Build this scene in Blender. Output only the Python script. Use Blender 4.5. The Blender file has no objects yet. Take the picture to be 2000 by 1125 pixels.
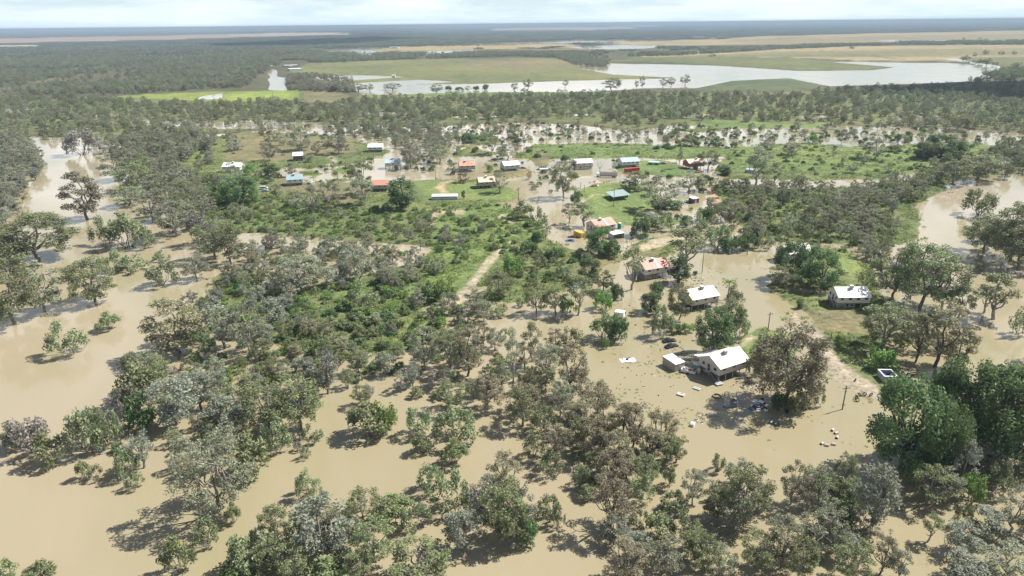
import bpy, math, random
import numpy as np
SC = bpy.context.scene
COL = SC.collection
R_ = math.radians

# ------------------------------------------------------------------ camera
F, CX, CY, H = 1334.0, 1000.0, 562.5, 100.0      # focal length in photo pixels, centre, height above the flood (m)
PITCH = math.atan((562.5 - 46.5) / F)
ROLL = math.atan((57 - 36) / 2000.0)
f_ = np.array([0, math.cos(PITCH), -math.sin(PITCH)])
r0, u0 = np.array([1.0, 0, 0]), np.array([0, math.sin(PITCH), math.cos(PITCH)])
r_ = math.cos(ROLL) * r0 - math.sin(ROLL) * u0
u_ = math.sin(ROLL) * r0 + math.cos(ROLL) * u0
CAM = np.array([0, 0, H])
from mathutils import Matrix, Vector
cd = bpy.data.cameras.new('camera'); cam = bpy.data.objects.new('camera', cd); COL.objects.link(cam)
cd.sensor_width = 36.0; cd.lens = 36.0 * F / 2000.0; cd.clip_start = 0.5; cd.clip_end = 120000.0
cam.matrix_world = Matrix(((r_[0], u_[0], -f_[0], 0), (r_[1], u_[1], -f_[1], 0), (r_[2], u_[2], -f_[2], H), (0, 0, 0, 1)))
SC.camera = cam

def gnd(x, y, z=0.0):
    d = f_ + r_ * (x - CX) / F - u_ * (y - CY) / F
    return CAM + d * ((z - H) / d[2])
def proj(P):
    v = np.asarray(P, float) - CAM
    z = v @ f_
    return CX + F * (v @ r_) / z, CY - F * (v @ u_) / z, z

# ------------------------------------------------------------------ sky, sun, exposure
SUN_EL, SUN_AZ = R_(49), R_(22)                   # azimuth measured from +X towards +Y
W = bpy.data.worlds.new('World'); SC.world = W; W.use_nodes = True
nt = W.node_tree; nt.nodes.clear()
def N(nt, t, **kw):
    n = nt.nodes.new(t)
    for k, v in kw.items():
        if k.startswith('i_'):
            key = k[2:]
            n.inputs[int(key) if key.isdigit() else key.replace('_', ' ')].default_value = v
        else: setattr(n, k, v)
    return n
def math_n(nt, op, a, b=None, clamp=False):
    n = nt.nodes.new('ShaderNodeMath'); n.operation = op; n.use_clamp = clamp
    for i, v in enumerate((a, b)):
        if v is None: continue
        if isinstance(v, (int, float)): n.inputs[i].default_value = v
        else: nt.links.new(v, n.inputs[i])
    return n.outputs[0]
def ramp(nt, fac, stops, interp='LINEAR'):
    n = nt.nodes.new('ShaderNodeValToRGB'); n.color_ramp.interpolation = interp
    el = n.color_ramp.elements
    while len(el) < len(stops): el.new(0.5)
    for e, (p, c) in zip(el, stops):
        e.position = p; e.color = (c, c, c, 1) if isinstance(c, (int, float)) else (*c[:3], 1)
    nt.links.new(fac, n.inputs[0]); return n.outputs[0]
def mix(nt, fac, a, b, mode='MIX'):
    n = nt.nodes.new('ShaderNodeMix'); n.data_type = 'RGBA'; n.blend_type = mode
    if isinstance(fac, (int, float)): n.inputs[0].default_value = fac
    else: nt.links.new(fac, n.inputs[0])
    for i, v in ((6, a), (7, b)):
        if isinstance(v, tuple): n.inputs[i].default_value = (*v[:3], 1)
        else: nt.links.new(v, n.inputs[i])
    return n.outputs[2]
sky = N(nt, 'ShaderNodeTexSky', sky_type='NISHITA', sun_disc=False, sun_elevation=SUN_EL, sun_rotation=R_(90) - SUN_AZ,
        air_density=1.0, dust_density=1.6, ozone_density=1.2, altitude=100)
tc = N(nt, 'ShaderNodeTexCoord'); sep = N(nt, 'ShaderNodeSeparateXYZ'); nt.links.new(tc.outputs['Generated'], sep.inputs[0])
zc = math_n(nt, 'MAXIMUM', sep.outputs[2], 0.0)
comb = N(nt, 'ShaderNodeCombineXYZ')
nt.links.new(sep.outputs[0], comb.inputs[0]); nt.links.new(sep.outputs[1], comb.inputs[1]); nt.links.new(math_n(nt, 'MULTIPLY', math_n(nt, 'POWER', zc, 0.7), 2.6), comb.inputs[2])
n1 = N(nt, 'ShaderNodeTexNoise', i_Scale=4.2, i_Detail=8.0, i_Roughness=0.6, i_Distortion=0.15); nt.links.new(comb.outputs[0], n1.inputs['Vector'])
cloud = ramp(nt, n1.outputs[0], [(0.42, 0.0), (0.52, 0.55), (0.64, 1.0)])
cloud = math_n(nt, 'MULTIPLY', cloud, ramp(nt, zc, [(0.0, 0.55), (0.06, 0.8), (0.1, 1.0), (0.3, 0.85), (0.42, 0.38), (0.56, 0.08), (0.75, 0.0)]))
low = ramp(nt, zc, [(0.0, 0.92), (0.018, 0.80), (0.05, 0.62), (0.2, 0.50), (0.4, 0.2), (0.6, 0.0)])
skyc = mix(nt, low, sky.outputs[0], (8.4, 10.5, 11.6))
n2 = ramp(nt, zc, [(0.0, (.46, .485, .495)), (0.06, (.52, .53, .535)), (0.14, (.80, .785, .81)), (0.4, (.70, .69, .71)), (0.6, (.4, .4, .4))]); n2 = mix(nt, 1.0, n2, (25.0, 25.0, 25.0), 'MULTIPLY')
skyc = mix(nt, cloud, skyc, n2)
bg = N(nt, 'ShaderNodeBackground', i_Strength=0.054); nt.links.new(skyc, bg.inputs[0])
wo = N(nt, 'ShaderNodeOutputWorld'); nt.links.new(bg.outputs[0], wo.inputs[0])

sl = bpy.data.lights.new('sun', 'SUN'); sl.energy = 5.0; sl.angle = R_(0.53); sl.color = (1.0, 0.955, 0.89)
sun = bpy.data.objects.new('sun', sl); COL.objects.link(sun)
sd_ = Vector((math.cos(SUN_EL) * math.cos(SUN_AZ), math.cos(SUN_EL) * math.sin(SUN_AZ), math.sin(SUN_EL)))
sun.rotation_euler = sd_.to_track_quat('Z', 'Y').to_euler(); sun.location = (0, 0, 300)
SC.view_settings.view_transform = 'Standard'; SC.view_settings.look = 'None'
SC.view_settings.exposure = 0.9; SC.view_settings.gamma = 1.0
SC.render.engine = 'CYCLES'
cy = SC.cycles
cy.max_bounces = 7; cy.diffuse_bounces = 4; cy.glossy_bounces = 2; cy.transmission_bounces = 4; cy.volume_bounces = 0; cy.transparent_max_bounces = 8
cy.use_denoising = True; cy.denoiser = 'OPENIMAGEDENOISE'; cy.denoising_input_passes = 'RGB_ALBEDO_NORMAL'

# ------------------------------------------------------------------ helpers
def tag(o, label=None, cat=None, group=None, kind=None):
    if label: o['label'] = label
    if cat: o['category'] = cat
    if group: o['group'] = group
    if kind: o['kind'] = kind
    return o
def mesh_np(name, verts, quads=None, tris=None, mats=(), mat_idx=None, smooth=False):
    me = bpy.data.meshes.new(name)
    verts = np.asarray(verts, np.float32).reshape(-1, 3)
    nq = 0 if quads is None else len(quads); ntri = 0 if tris is None else len(tris)
    loops = np.concatenate([np.asarray(a, np.int32).ravel() for a in (quads, tris) if a is not None and len(a)])
    tot = np.concatenate([np.full(nq, 4, np.int32), np.full(ntri, 3, np.int32)])
    st = np.concatenate([[0], np.cumsum(tot)[:-1]]).astype(np.int32)
    me.vertices.add(len(verts)); me.vertices.foreach_set('co', verts.ravel())
    me.loops.add(len(loops)); me.loops.foreach_set('vertex_index', loops)
    me.polygons.add(len(tot)); me.polygons.foreach_set('loop_start', st); me.polygons.foreach_set('loop_total', tot)
    for m in mats: me.materials.append(m)
    if mat_idx is not None: me.polygons.foreach_set('material_index', np.asarray(mat_idx, np.int32))
    me.polygons.foreach_set('use_smooth', np.full(len(tot), smooth))
    me.update(calc_edges=True)
    return me
class MB:
    """collects shapes in local coordinates, then links them as one mesh object"""
    def __init__(s): s.v = []; s.f = []
    def add(s, vs, fs):
        b = len(s.v); s.v += [tuple(map(float, p)) for p in vs]; s.f += [tuple(b + i for i in f) for f in fs]; return s
    def box(s, x0, x1, y0, y1, z0, z1):
        vs = [(x, y, z) for z in (z0, z1) for x, y in ((x0, y0), (x1, y0), (x1, y1), (x0, y1))]
        return s.add(vs, [(3, 2, 1, 0), (4, 5, 6, 7), (0, 1, 5, 4), (1, 2, 6, 5), (2, 3, 7, 6), (3, 0, 4, 7)])
    def obox(s, c, sx, sy, sz, rz=0, rx=0, ry=0):
        M = Matrix.Translation(c) @ Matrix.Rotation(rz, 4, 'Z') @ Matrix.Rotation(ry, 4, 'Y') @ Matrix.Rotation(rx, 4, 'X')
        b = MB().box(-sx / 2, sx / 2, -sy / 2, sy / 2, -sz / 2, sz / 2)
        return s.add([M @ Vector(p) for p in b.v], b.f)
    def prism(s, prof, a0, a1, axis='y'):
        """closed profile of (p,q) swept along an axis: axis y -> (p,a,q), x -> (a,p,q), z -> (p,q,a)"""
        n = len(prof)
        pt = {'y': lambda p, q, a: (p, a, q), 'x': lambda p, q, a: (a, p, q), 'z': lambda p, q, a: (p, q, a)}[axis]
        vs = [pt(p, q, a0) for p, q in prof] + [pt(p, q, a1) for p, q in prof]
        return s.add(vs, [tuple(range(n)), tuple(range(2 * n - 1, n - 1, -1))] + [(i, i + n, (i + 1) % n + n, (i + 1) % n) for i in range(n)])
    def tube(s, pts, rad, n=6, cap=True):
        pts = [Vector(p) for p in pts]
        if isinstance(rad, (int, float)): rad = [rad] * len(pts)
        b = len(s.v)
        for i, p in enumerate(pts):
            d = (pts[min(i + 1, len(pts) - 1)] - pts[max(i - 1, 0)]).normalized()
            a = d.cross(Vector((0, 0, 1)) if abs(d.z) < 0.9 else Vector((1, 0, 0))).normalized(); c = d.cross(a)
            s.v += [tuple(p + (a * math.cos(t) + c * math.sin(t)) * rad[i]) for t in [2 * math.pi * k / n for k in range(n)]]
        for i in range(len(pts) - 1):
            for k in range(n):
                s.f.append((b + i * n + k, b + i * n + (k + 1) % n, b + (i + 1) * n + (k + 1) % n, b + (i + 1) * n + k))
        if cap:
            s.f.append(tuple(b + k for k in range(n))[::-1]); e = b + (len(pts) - 1) * n; s.f.append(tuple(e + k for k in range(n)))
        return s
    def lathe(s, prof, n=16, c=(0, 0, 0)):
        b = len(s.v)
        for r, z in prof: s.v += [(c[0] + r * math.cos(2 * math.pi * k / n), c[1] + r * math.sin(2 * math.pi * k / n), c[2] + z) for k in range(n)]
        for i in range(len(prof) - 1):
            for k in range(n): s.f.append((b + i * n + k, b + i * n + (k + 1) % n, b + (i + 1) * n + (k + 1) % n, b + (i + 1) * n + k))
        s.f.append(tuple(b + k for k in range(n))[::-1]); e = b + (len(prof) - 1) * n; s.f.append(tuple(e + k for k in range(n)))
        return s
    def build(s, name, mat, parent=None, bevel=0, smooth=False, mats=None, midx=None):
        me = bpy.data.meshes.new(name); me.from_pydata(s.v, [], s.f)
        for m in (mats or [mat]): me.materials.append(m)
        if midx is not None: me.polygons.foreach_set('material_index', midx)
        if smooth: me.polygons.foreach_set('use_smooth', [True] * len(s.f))
        me.update()
        o = bpy.data.objects.new(name, me); COL.objects.link(o)
        if parent is not None: o.parent = parent
        if bevel:
            m = o.modifiers.new('bevel', 'BEVEL'); m.width = bevel; m.segments = 2; m.limit_method = 'ANGLE'
        return o
def empty(name, loc, rz=0.0, **kw):
    o = bpy.data.objects.new(name, None); COL.objects.link(o); o.empty_display_size = 0.5
    o.location = loc; o.rotation_euler = (0, 0, rz); return tag(o, **kw)

# ------------------------------------------------------------------ materials
def new_mat(name):
    m = bpy.data.materials.new(name); m.use_nodes = True; nt = m.node_tree
    b = nt.nodes['Principled BSDF']; return m, nt, b
def painted(name, col, rough=0.6, spec=0.3, dirt=0.25, scale=0.7, dirtcol=None, metal=0.0, ribs=None, ribdepth=0.3, streak=False):
    m, nt, b = new_mat(name)
    tc = N(nt, 'ShaderNodeTexCoord')
    n = N(nt, 'ShaderNodeTexNoise', i_Scale=scale, i_Detail=6.0, i_Roughness=0.65); nt.links.new(tc.outputs['Object'], n.inputs['Vector'])
    if streak:
        mp = N(nt, 'ShaderNodeMapping'); mp.inputs['Scale'].default_value = (1.6, .22, .22); nt.links.new(tc.outputs['Object'], mp.inputs['Vector']); nt.links.new(mp.outputs[0], n.inputs['Vector'])
    fac = ramp(nt, n.outputs[0], [(0.38, 0.0), (0.68, dirt * 2 if dirt < 0.5 else 1.0)])
    dc = dirtcol or tuple(c * 0.5 for c in col)
    nt.links.new(mix(nt, fac, tuple(col), tuple(dc)), b.inputs['Base Color'])
    b.inputs['Roughness'].default_value = rough; b.inputs['Specular IOR Level'].default_value = spec; b.inputs['Metallic'].default_value = metal
    if ribs:
        w = N(nt, 'ShaderNodeTexWave', wave_type='BANDS', bands_direction=ribs[0], i_Scale=ribs[1]); nt.links.new(tc.outputs['Object'], w.inputs['Vector'])
        bp = N(nt, 'ShaderNodeBump', i_Strength=ribdepth, i_Distance=0.05); nt.links.new(w.outputs[0], bp.inputs['Height']); nt.links.new(bp.outputs[0], b.inputs['Normal'])
    return m
def leaf_mat(name, col, tip=None, jitter=0.35, trans=0.32):
    m, nt, b = new_mat(name)
    geo = N(nt, 'ShaderNodeNewGeometry'); oi = N(nt, 'ShaderNodeObjectInfo')
    tip = tip or tuple(min(1, c * 1.5 + 0.01) for c in col)
    lo = tuple(c * (1 - jitter) for c in col)
    c1 = ramp(nt, geo.outputs['Random Per Island'], [(0.0, lo), (0.5, col), (1.0, tip)])
    hsv = N(nt, 'ShaderNodeHueSaturation')
    nt.links.new(math_n(nt, 'ADD', math_n(nt, 'MULTIPLY', oi.outputs['Random'], 0.035), 0.482), hsv.inputs['Hue'])
    nt.links.new(math_n(nt, 'ADD', math_n(nt, 'MULTIPLY', oi.outputs['Random'], 0.5), 0.80), hsv.inputs['Value'])
    nt.links.new(c1, hsv.inputs['Color'])
    nt.links.new(hsv.outputs[0], b.inputs['Base Color'])
    b.inputs['Roughness'].default_value = 0.6; b.inputs['Specular IOR Level'].default_value = 0.2
    t = N(nt, 'ShaderNodeBsdfTranslucent'); nt.links.new(hsv.outputs[0], t.inputs[0])
    ms = N(nt, 'ShaderNodeMixShader', i_0=trans); nt.links.new(b.outputs[0], ms.inputs[1]); nt.links.new(t.outputs[0], ms.inputs[2])
    nt.links.new(ms.outputs[0], nt.nodes['Material Output'].inputs[0])
    return m
def bark_mat(name, c0, c1):
    m, nt, b = new_mat(name)
    tc = N(nt, 'ShaderNodeTexCoord'); n = N(nt, 'ShaderNodeTexNoise', i_Scale=1.5, i_Detail=4.0); nt.links.new(tc.outputs['Object'], n.inputs['Vector'])
    nt.links.new(ramp(nt, n.outputs[0], [(0.35, c0), (0.65, c1)]), b.inputs['Base Color']); b.inputs['Roughness'].default_value = 0.85
    return m

# ------------------------------------------------------------------ numpy noise and polygons
def vnoise(x, y, seed=0):
    xi = np.floor(x).astype(np.int64); yi = np.floor(y).astype(np.int64); xf = x - xi; yf = y - yi
    def hsh(a, b):
        n = (a * 374761393 + b * 668265263 + seed * 144665) & 0xffffffff
        n = ((n ^ (n >> 13)) * 1274126177) & 0xffffffff
        return ((n ^ (n >> 16)) & 0xffff) / 65535.0
    u = xf * xf * (3 - 2 * xf); v = yf * yf * (3 - 2 * yf)
    return (hsh(xi, yi) * (1 - u) + hsh(xi + 1, yi) * u) * (1 - v) + (hsh(xi, yi + 1) * (1 - u) + hsh(xi + 1, yi + 1) * u) * v
def fbm(x, y, seed=0, o=4):
    s = 0; a = 0.5; t = 0
    for i in range(o): s = s + a * vnoise(x * 2 ** i, y * 2 ** i, seed + i * 7); t += a; a *= 0.5
    return s / t
def P(*xy, z=0.0):
    """photo points -> world polygon on the flood plain"""
    return np.array([gnd(xy[i], max(xy[i + 1], 58.2 - 0.0105 * xy[i]), z)[:2] for i in range(0, len(xy), 2)])
def inside(poly, x, y):
    r = np.zeros(x.shape, bool); n = len(poly)
    for i in range(n):
        x1, y1 = poly[i]; x2, y2 = poly[(i + 1) % n]
        if y1 == y2: continue
        c = ((y1 > y) != (y2 > y)) & (x < (x2 - x1) * (y - y1) / (y2 - y1) + x1); r ^= c
    return r
def sdist(poly, x, y):
    d = np.full(x.shape, 1e9); n = len(poly)
    for i in range(n):
        a = poly[i]; b = poly[(i + 1) % n]; e = b - a; L = e @ e + 1e-9
        t = np.clip(((x - a[0]) * e[0] + (y - a[1]) * e[1]) / L, 0, 1)
        d = np.minimum(d, np.hypot(x - a[0] - t * e[0], y - a[1] - t * e[1]))
    return np.where(inside(poly, x, y), d, -d)
def strip(pts, w, w2=None):
    """photo polyline -> world polygon of given width in metres"""
    p = np.array([gnd(a, b)[:2] for a, b in pts]); w2 = w2 or w
    L, Rr = [], []
    for i in range(len(p)):
        d = p[min(i + 1, len(p) - 1)] - p[max(i - 1, 0)]; d /= np.hypot(*d) + 1e-9; n = np.array([-d[1], d[0]])
        ww = (w + (w2 - w) * i / (len(p) - 1)) / 2
        L.append(p[i] + n * ww); Rr.append(p[i] - n * ww)
    return np.array(L + Rr[::-1])

# ------------------------------------------------------------------ land and water layout (photo pixels -> flood plain)
GR = (0.122, 0.146, 0.064); GRB = (0.126, 0.170, 0.064); OL = (0.155, 0.145, 0.082); DRY = (0.22, 0.185, 0.10); DIRT = (0.34, 0.27, 0.195)
MUD = (0.27, 0.19, 0.115); PALE = (0.36, 0.31, 0.235); FLD = (0.135, 0.145, 0.068); TAN = (0.26, 0.215, 0.12); DKG = (0.085, 0.105, 0.058); WOOD = (0.085, 0.085, 0.052)
LAND = [  # (polygon, +1 land / -1 water, colour)
 ('far', 1, WOOD),
 (P(385,275, 470,258, 560,260, 650,266, 720,282, 765,296, 700,318, 650,326, 600,330, 560,328, 470,343, 430,335, 380,350, 330,345, 320,310), 1, GR),
 (P(455,262, 600,264, 690,275, 700,300, 600,310, 520,318, 440,312), 1, OL),
 (P(586,335, 610,333, 632,339, 620,343, 596,342), 1, GRB),
 (P(650,331, 690,327, 700,333, 690,339, 655,337), 1, GRB),
 (P(632,352, 700,349, 704,353, 640,356), 1, GR),
 (P(790,345, 850,333, 905,330, 905,335, 830,346, 800,352), -1, None),
 (P(330,350, 430,335, 540,345, 560,360, 620,356, 700,357, 760,356, 800,352, 870,352, 945,352, 1000,366, 1012,380, 1000,392, 960,398, 1010,415, 1055,432, 1060,455, 1075,470, 1110,488, 1165,494, 1230,486, 1280,470, 1295,480, 1320,492, 1300,506, 1240,500, 1200,516, 1180,528, 1165,545, 1110,560, 1060,580, 1000,590, 950,592, 900,610, 840,622, 790,640, 700,645, 620,622, 560,592, 600,562, 660,545, 750,530, 820,512, 850,480, 800,478, 700,472, 560,462, 470,455, 410,440, 370,400), 1, GR),
 (P(545,345, 600,350, 640,356, 700,356, 720,380, 680,400, 600,380, 520,372), 1, OL),
 (P(810,354, 870,353, 905,356, 900,378, 840,384, 812,372), 1, GRB),
 (P(905,360, 960,360, 1000,370, 1010,382, 990,395, 930,390, 905,385), 1, GRB),
 (P(850,395, 990,398, 1050,430, 1055,455, 1000,480, 960,480, 880,470, 845,430), 1, GRB),
 (P(850,440, 990,440, 1000,470, 960,520, 900,590, 850,612, 800,590, 770,600, 760,570, 830,550, 840,500), 1, GRB),
 (P(1000,470, 1070,470, 1110,490, 1165,497, 1190,510, 1150,540, 1060,560, 980,560, 960,520), 1, GR),
 (P(1080,540, 1110,530, 1130,520, 1160,508, 1230,490, 1300,492, 1290,502, 1240,500, 1200,514, 1170,530, 1130,545), 1, OL),
 (P(850,412, 905,412, 905,420, 850,420), 1, DIRT),
 (P(560,592, 660,548, 750,540, 760,600, 800,630, 700,645, 620,622), 1, GR),
 (P(1230,478, 1270,464, 1290,470, 1330,465, 1340,475, 1290,492, 1240,490), 1, GR),
 (P(410,545, 470,520, 560,580, 700,640, 840,618, 880,655, 760,690, 640,700, 500,660, 400,600), 1, GR),
 # park and back lots
 (P(1128,372, 1165,358, 1262,358, 1290,375, 1305,400, 1292,412, 1250,415, 1335,432, 1300,442, 1225,440, 1140,424, 1142,398), 1, GRB),
 (P(1195,316, 1290,312, 1350,330, 1372,340, 1300,346, 1260,341, 1205,336), 1, GRB),
 (P(1390,338, 1420,328, 1460,333, 1470,345, 1430,350), 1, GRB),
 (P(960,335, 990,325, 1040,330, 1038,342, 985,348), 1, OL),
 (P(1005,308, 1042,283, 1200,280, 1350,286, 1440,290, 1445,304, 1350,311, 1230,309, 1100,310, 1035,312), 1, GRB),
 (P(1033,312, 1060,296, 1075,312, 1070,325, 1048,325), 1, OL),
 (P(900,284, 935,292, 960,296, 985,300, 960,303, 925,305, 880,307), 1, GR),
 (P(1395,336, 1425,288, 1560,280, 1700,289, 1800,282, 1900,278, 1960,288, 1880,325, 1720,350, 1560,350, 1450,346), 1, GRB),
 (P(1395,340, 1470,330, 1600,340, 1720,340, 1720,350, 1560,352, 1450,348), 1, GR),
 (P(1380,366, 1480,362, 1560,370, 1700,364, 1790,352, 1850,340, 1850,370, 1795,400, 1790,470, 1730,490, 1600,474, 1480,470, 1440,440, 1420,402), 1, GR),
 (P(1550,488, 1640,480, 1690,516, 1735,600, 1720,650, 1730,690, 1772,758, 1705,770, 1662,738, 1605,662, 1578,642, 1592,622, 1545,592, 1496,560, 1525,546, 1556,540), 1, GR),
 (P(1640,488, 1665,500, 1680,530, 1660,540, 1638,530), 1, GRB),
 (P(1575,615, 1640,605, 1700,610, 1705,650, 1640,650, 1600,650), 1, OL),
 (P(1440,662, 1486,640, 1530,648, 1552,680, 1540,712, 1500,716, 1462,706, 1440,684), 1, GRB),
 (P(1505,776, 1560,762, 1606,775, 1612,792, 1570,806, 1520,800), 1, OL),
 (P(1680,770, 1712,776, 1714,792, 1690,790), 1, GR),
 (P(1300,600, 1360,592, 1372,602, 1320,612), 1, OL),
 # roads and tracks
 (strip([(1382,366), (1398,390), (1418,415), (1422,430)], 5), 1, DIRT),
 (strip([(1004,472), (960,506), (935,540), (915,560)], 4, 5), 1, PALE),
 (strip([(935,560), (900,585), (862,600), (840,618)], 9), 1, PALE),
 (strip([(982,420), (978,428), (992,434), (1010,436)], 3), 1, PALE),
 (strip([(872,378), (858,368), (866,360), (884,354)], 5), 1, DIRT),
 (strip([(1335,462), (1290,474), (1250,488), (1212,500)], 8), 1, PALE),
 (strip([(842,440), (846,425), (850,415)], 3), 1, DIRT),
 (strip([(640,325), (655,318), (650,310), (643,306)], 3), 1, PALE),
 (strip([(870,305), (890,298), (908,289)], 3), 1, PALE),
 (strip([(1442,679), (1458,668), (1472,657)], 1.4), 1, PALE),
 (strip([(1540,566), (1600,572), (1618,580)], 3.0), 1, PALE),
 (strip([(1143,392), (1160,382), (1180,382)], 1.5), 1, PALE),
 (P(1275,470, 1300,462, 1320,470, 1290,482), 1, PALE),
 (strip([(1545,610), (1580,650), (1620,700), (1660,742), (1700,768), (1745,788)], 5, 7), 1, (0.30, 0.265, 0.205)),
 # far plain
 (P(215,190, 290,186, 440,180, 585,177, 590,196, 480,200, 300,196), 1, (0.17,0.21,0.06)),
 (P(585,178, 660,178, 690,190, 640,205, 588,200), 1, OL),
 (P(430,184, 575,179, 560,195, 440,196), 1, (0.20,0.25,0.065)),
 (P(378,196, 392,188, 440,181, 436,193), -1, None),
 (P(520,134, 543,136, 548,150, 566,152, 562,178, 523,176), -1, None),
 (P(600,126, 700,120, 900,116, 1080,116, 1190,130, 1300,148, 1240,156, 1000,162, 780,166, 600,158, 560,142), 1, FLD),
 (P(900,118, 1080,118, 1150,130, 1000,140, 900,135), 1, OL),
 (P(598,150, 700,147, 790,150, 690,157, 605,156), -1, None),
 (P(680,163, 820,156, 885,160, 800,165, 900,165, 1000,161, 1100,158, 1240,154.5, 1330,152.5, 1200,146, 1115,131, 1180,124, 1300,125, 1400,128, 1560,138, 1700,137.5, 1742,132, 1662,128, 1565,120, 1700,121, 1850,123, 1950,131, 1972,150, 1880,160, 1760,164, 1620,169, 1540,153, 1430,158, 1360,173, 1250,173, 1150,179, 1020,183, 900,181, 790,186, 700,186, 690,176), -1, None),
 (P(700,186, 900,181, 1150,179, 1200,184, 900,192, 690,195), 1, GRB),
 (P(1190,122, 1240,114, 1400,112, 1560,116, 1680,126, 1745,131, 1690,137, 1560,138, 1400,128, 1300,124), 1, (0.11,0.125,0.055)),
 (P(1360,173, 1430,158, 1540,153, 1620,168, 1560,178, 1400,180), 1, DKG),
 (P(1240,113, 1400,100, 1480,96, 1640,93, 2020,88, 2020,122, 1900,121, 1700,120, 1560,115, 1400,112), 1, TAN),
 (P(1300,112, 1500,104, 1900,96, 2020,96, 2020,110, 1800,112, 1600,114, 1400,112), 1, (0.165,0.155,0.08)),
 (P(1350,106, 1400,99, 1520,93, 1640,91.5, 1500,98, 1420,103), -1, None),
 (P(1850,115, 1865,113, 1880,118, 1930,126, 1970,130, 1940,131, 1890,122), -1, None),
 (P(1880,113, 2020,112, 2020,132, 1960,130, 1900,120), 1, (0.125,0.13,0.065)),
 (P(597,98, 700,95, 800,92, 900,93, 945,100, 860,105, 740,108, 640,104), -1, None),
 (P(700,98, 780,93, 900,90, 1100,86, 1140,92, 1000,97, 860,99, 760,100), 1, TAN),
 (P(860,104, 1000,98, 1150,96, 1250,96, 1200,101, 1000,106), 1, (0.14, 0.12, 0.075)),
 (P(870,85, 1000,81, 1200,78, 1300,80, 1180,83, 1000,85.5), -1, None),
 (P(1100,93, 1220,87, 1310,88, 1260,95, 1180,97), -1, None),
 (P(1150,84, 1300,80, 1400,78, 1480,72, 1700,66, 2020,60, 2020,84, 1700,84, 1500,88, 1330,90, 1220,88), 1, TAN),
 (P(1400,82, 1550,74, 2020,68, 2020,80, 1700,82, 1500,87), 1, (0.20,0.17,0.095)),
 (P(1700,79, 1850,78, 2020,77, 2020,81, 1850,82, 1760,82), -1, None),
 (P(-100,77, 100,73.5, 330,69.5, 440,66.5, 690,64, 690,68, 500,72.5, 330,77.5, 100,83, -100,87), 1, (0.29,0.20,0.15)),
 (P(445,66.5, 600,64.2, 690,63.8, 690,67.6, 560,69.4, 450,71), 1, PALE),
 (P(-100,90, 80,89, 85,91, -100,94), 1, PALE),
 (P(120,128, 210,126, 225,129, 140,132), 1, OL), (P(300,112, 390,111, 395,114, 310,115.5), 1, OL), (P(395,143, 470,141, 490,147, 410,149), 1, TAN), (P(40,158, 120,155, 150,161, 60,165), 1, OL), (P(215,98, 330,96, 340,98.5, 225,100.5), 1, OL),
 (P(950,55.5, 1120,52.5, 1240,53.5, 1250,56, 1150,59, 960,60), 1, (0.32,0.25,0.19)),
 (P(1540,43, 1620,42.4, 1622,45, 1545,45.6), 1, PALE), (P(1660,43, 1720,42.2, 1722,44.6, 1665,45.4), 1, PALE), (P(1180,50, 1300,48.8, 1300,51.5, 1190,53), 1, (0.30,0.245,0.19)),
 (P(290,61.4, 700,57.4, 700,58.6, 290,63), 1, (0.16, 0.15, 0.09)),
 (P(-200,200, 215,192, 440,200, 640,208, 690,197, 1200,186, 1700,178, 2100,165, 2100,262, 1850,248, 1640,244, 1320,241, 1240,254, 1120,240, 980,238, 860,245, 640,242, 420,260, 300,266, -200,272), 1, (0.112, 0.128, 0.062)),
 (P(1220,218, 1500,208, 1500,222, 1330,228), 1, GR),
 (P(1310,252, 1380,250, 1420,255, 1350,259), 1, GR), (P(1050,263, 1100,261, 1120,265, 1080,267), 1, GR), (P(1710,264, 1770,262, 1790,267, 1740,270), 1, GR), (P(880,268, 960,262, 985,276, 930,284), 1, GR), (P(1540,256, 1620,252, 1650,258, 1580,262), 1, OL),
 (strip([(1525,94.5), (1640,104), (1760,118)], 14), 1, (0.10,0.10,0.06)), (strip([(1500,112), (1600,110), (1700,110)], 10), 1, (0.11,0.11,0.065)), (strip([(1905,105), (1990,103.5)], 12), 1, (0.10,0.10,0.06)),
 (P(1330,226, 1400,222, 1410,225, 1340,230), -1, None), (P(1560,228, 1640,224, 1660,228, 1580,233), -1, None), (P(1740,232, 1830,226, 1850,232, 1760,238), -1, None), (P(880,228, 960,224, 980,228, 900,232), -1, None), (P(700,222, 790,219, 800,223, 720,226), -1, None), (P(1080,224, 1160,221, 1170,225, 1090,229), -1, None), (P(150,226, 230,222, 245,226, 170,230), -1, None), (P(-20,215, 60,211, 70,215, 0,219), -1, None),
 # flooded paperbark belt with brown glimpses inside the back forest
 (P(250,238, 300,232, 420,238, 520,234, 600,238, 640,243, 600,250, 420,252, 300,248), -1, None),
 (P(1330,243, 1400,236, 1500,240, 1640,243, 1600,250, 1400,252), 1, GRB),
]
FAR_PX = P(-600,0, 2600,0, 2600,262, 2000,262, 1850,250, 1640,246, 1320,243, 1240,257, 1120,243, 980,240, 860,247, 640,244, 420,263, 300,268, 120,268, -600,275)

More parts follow.
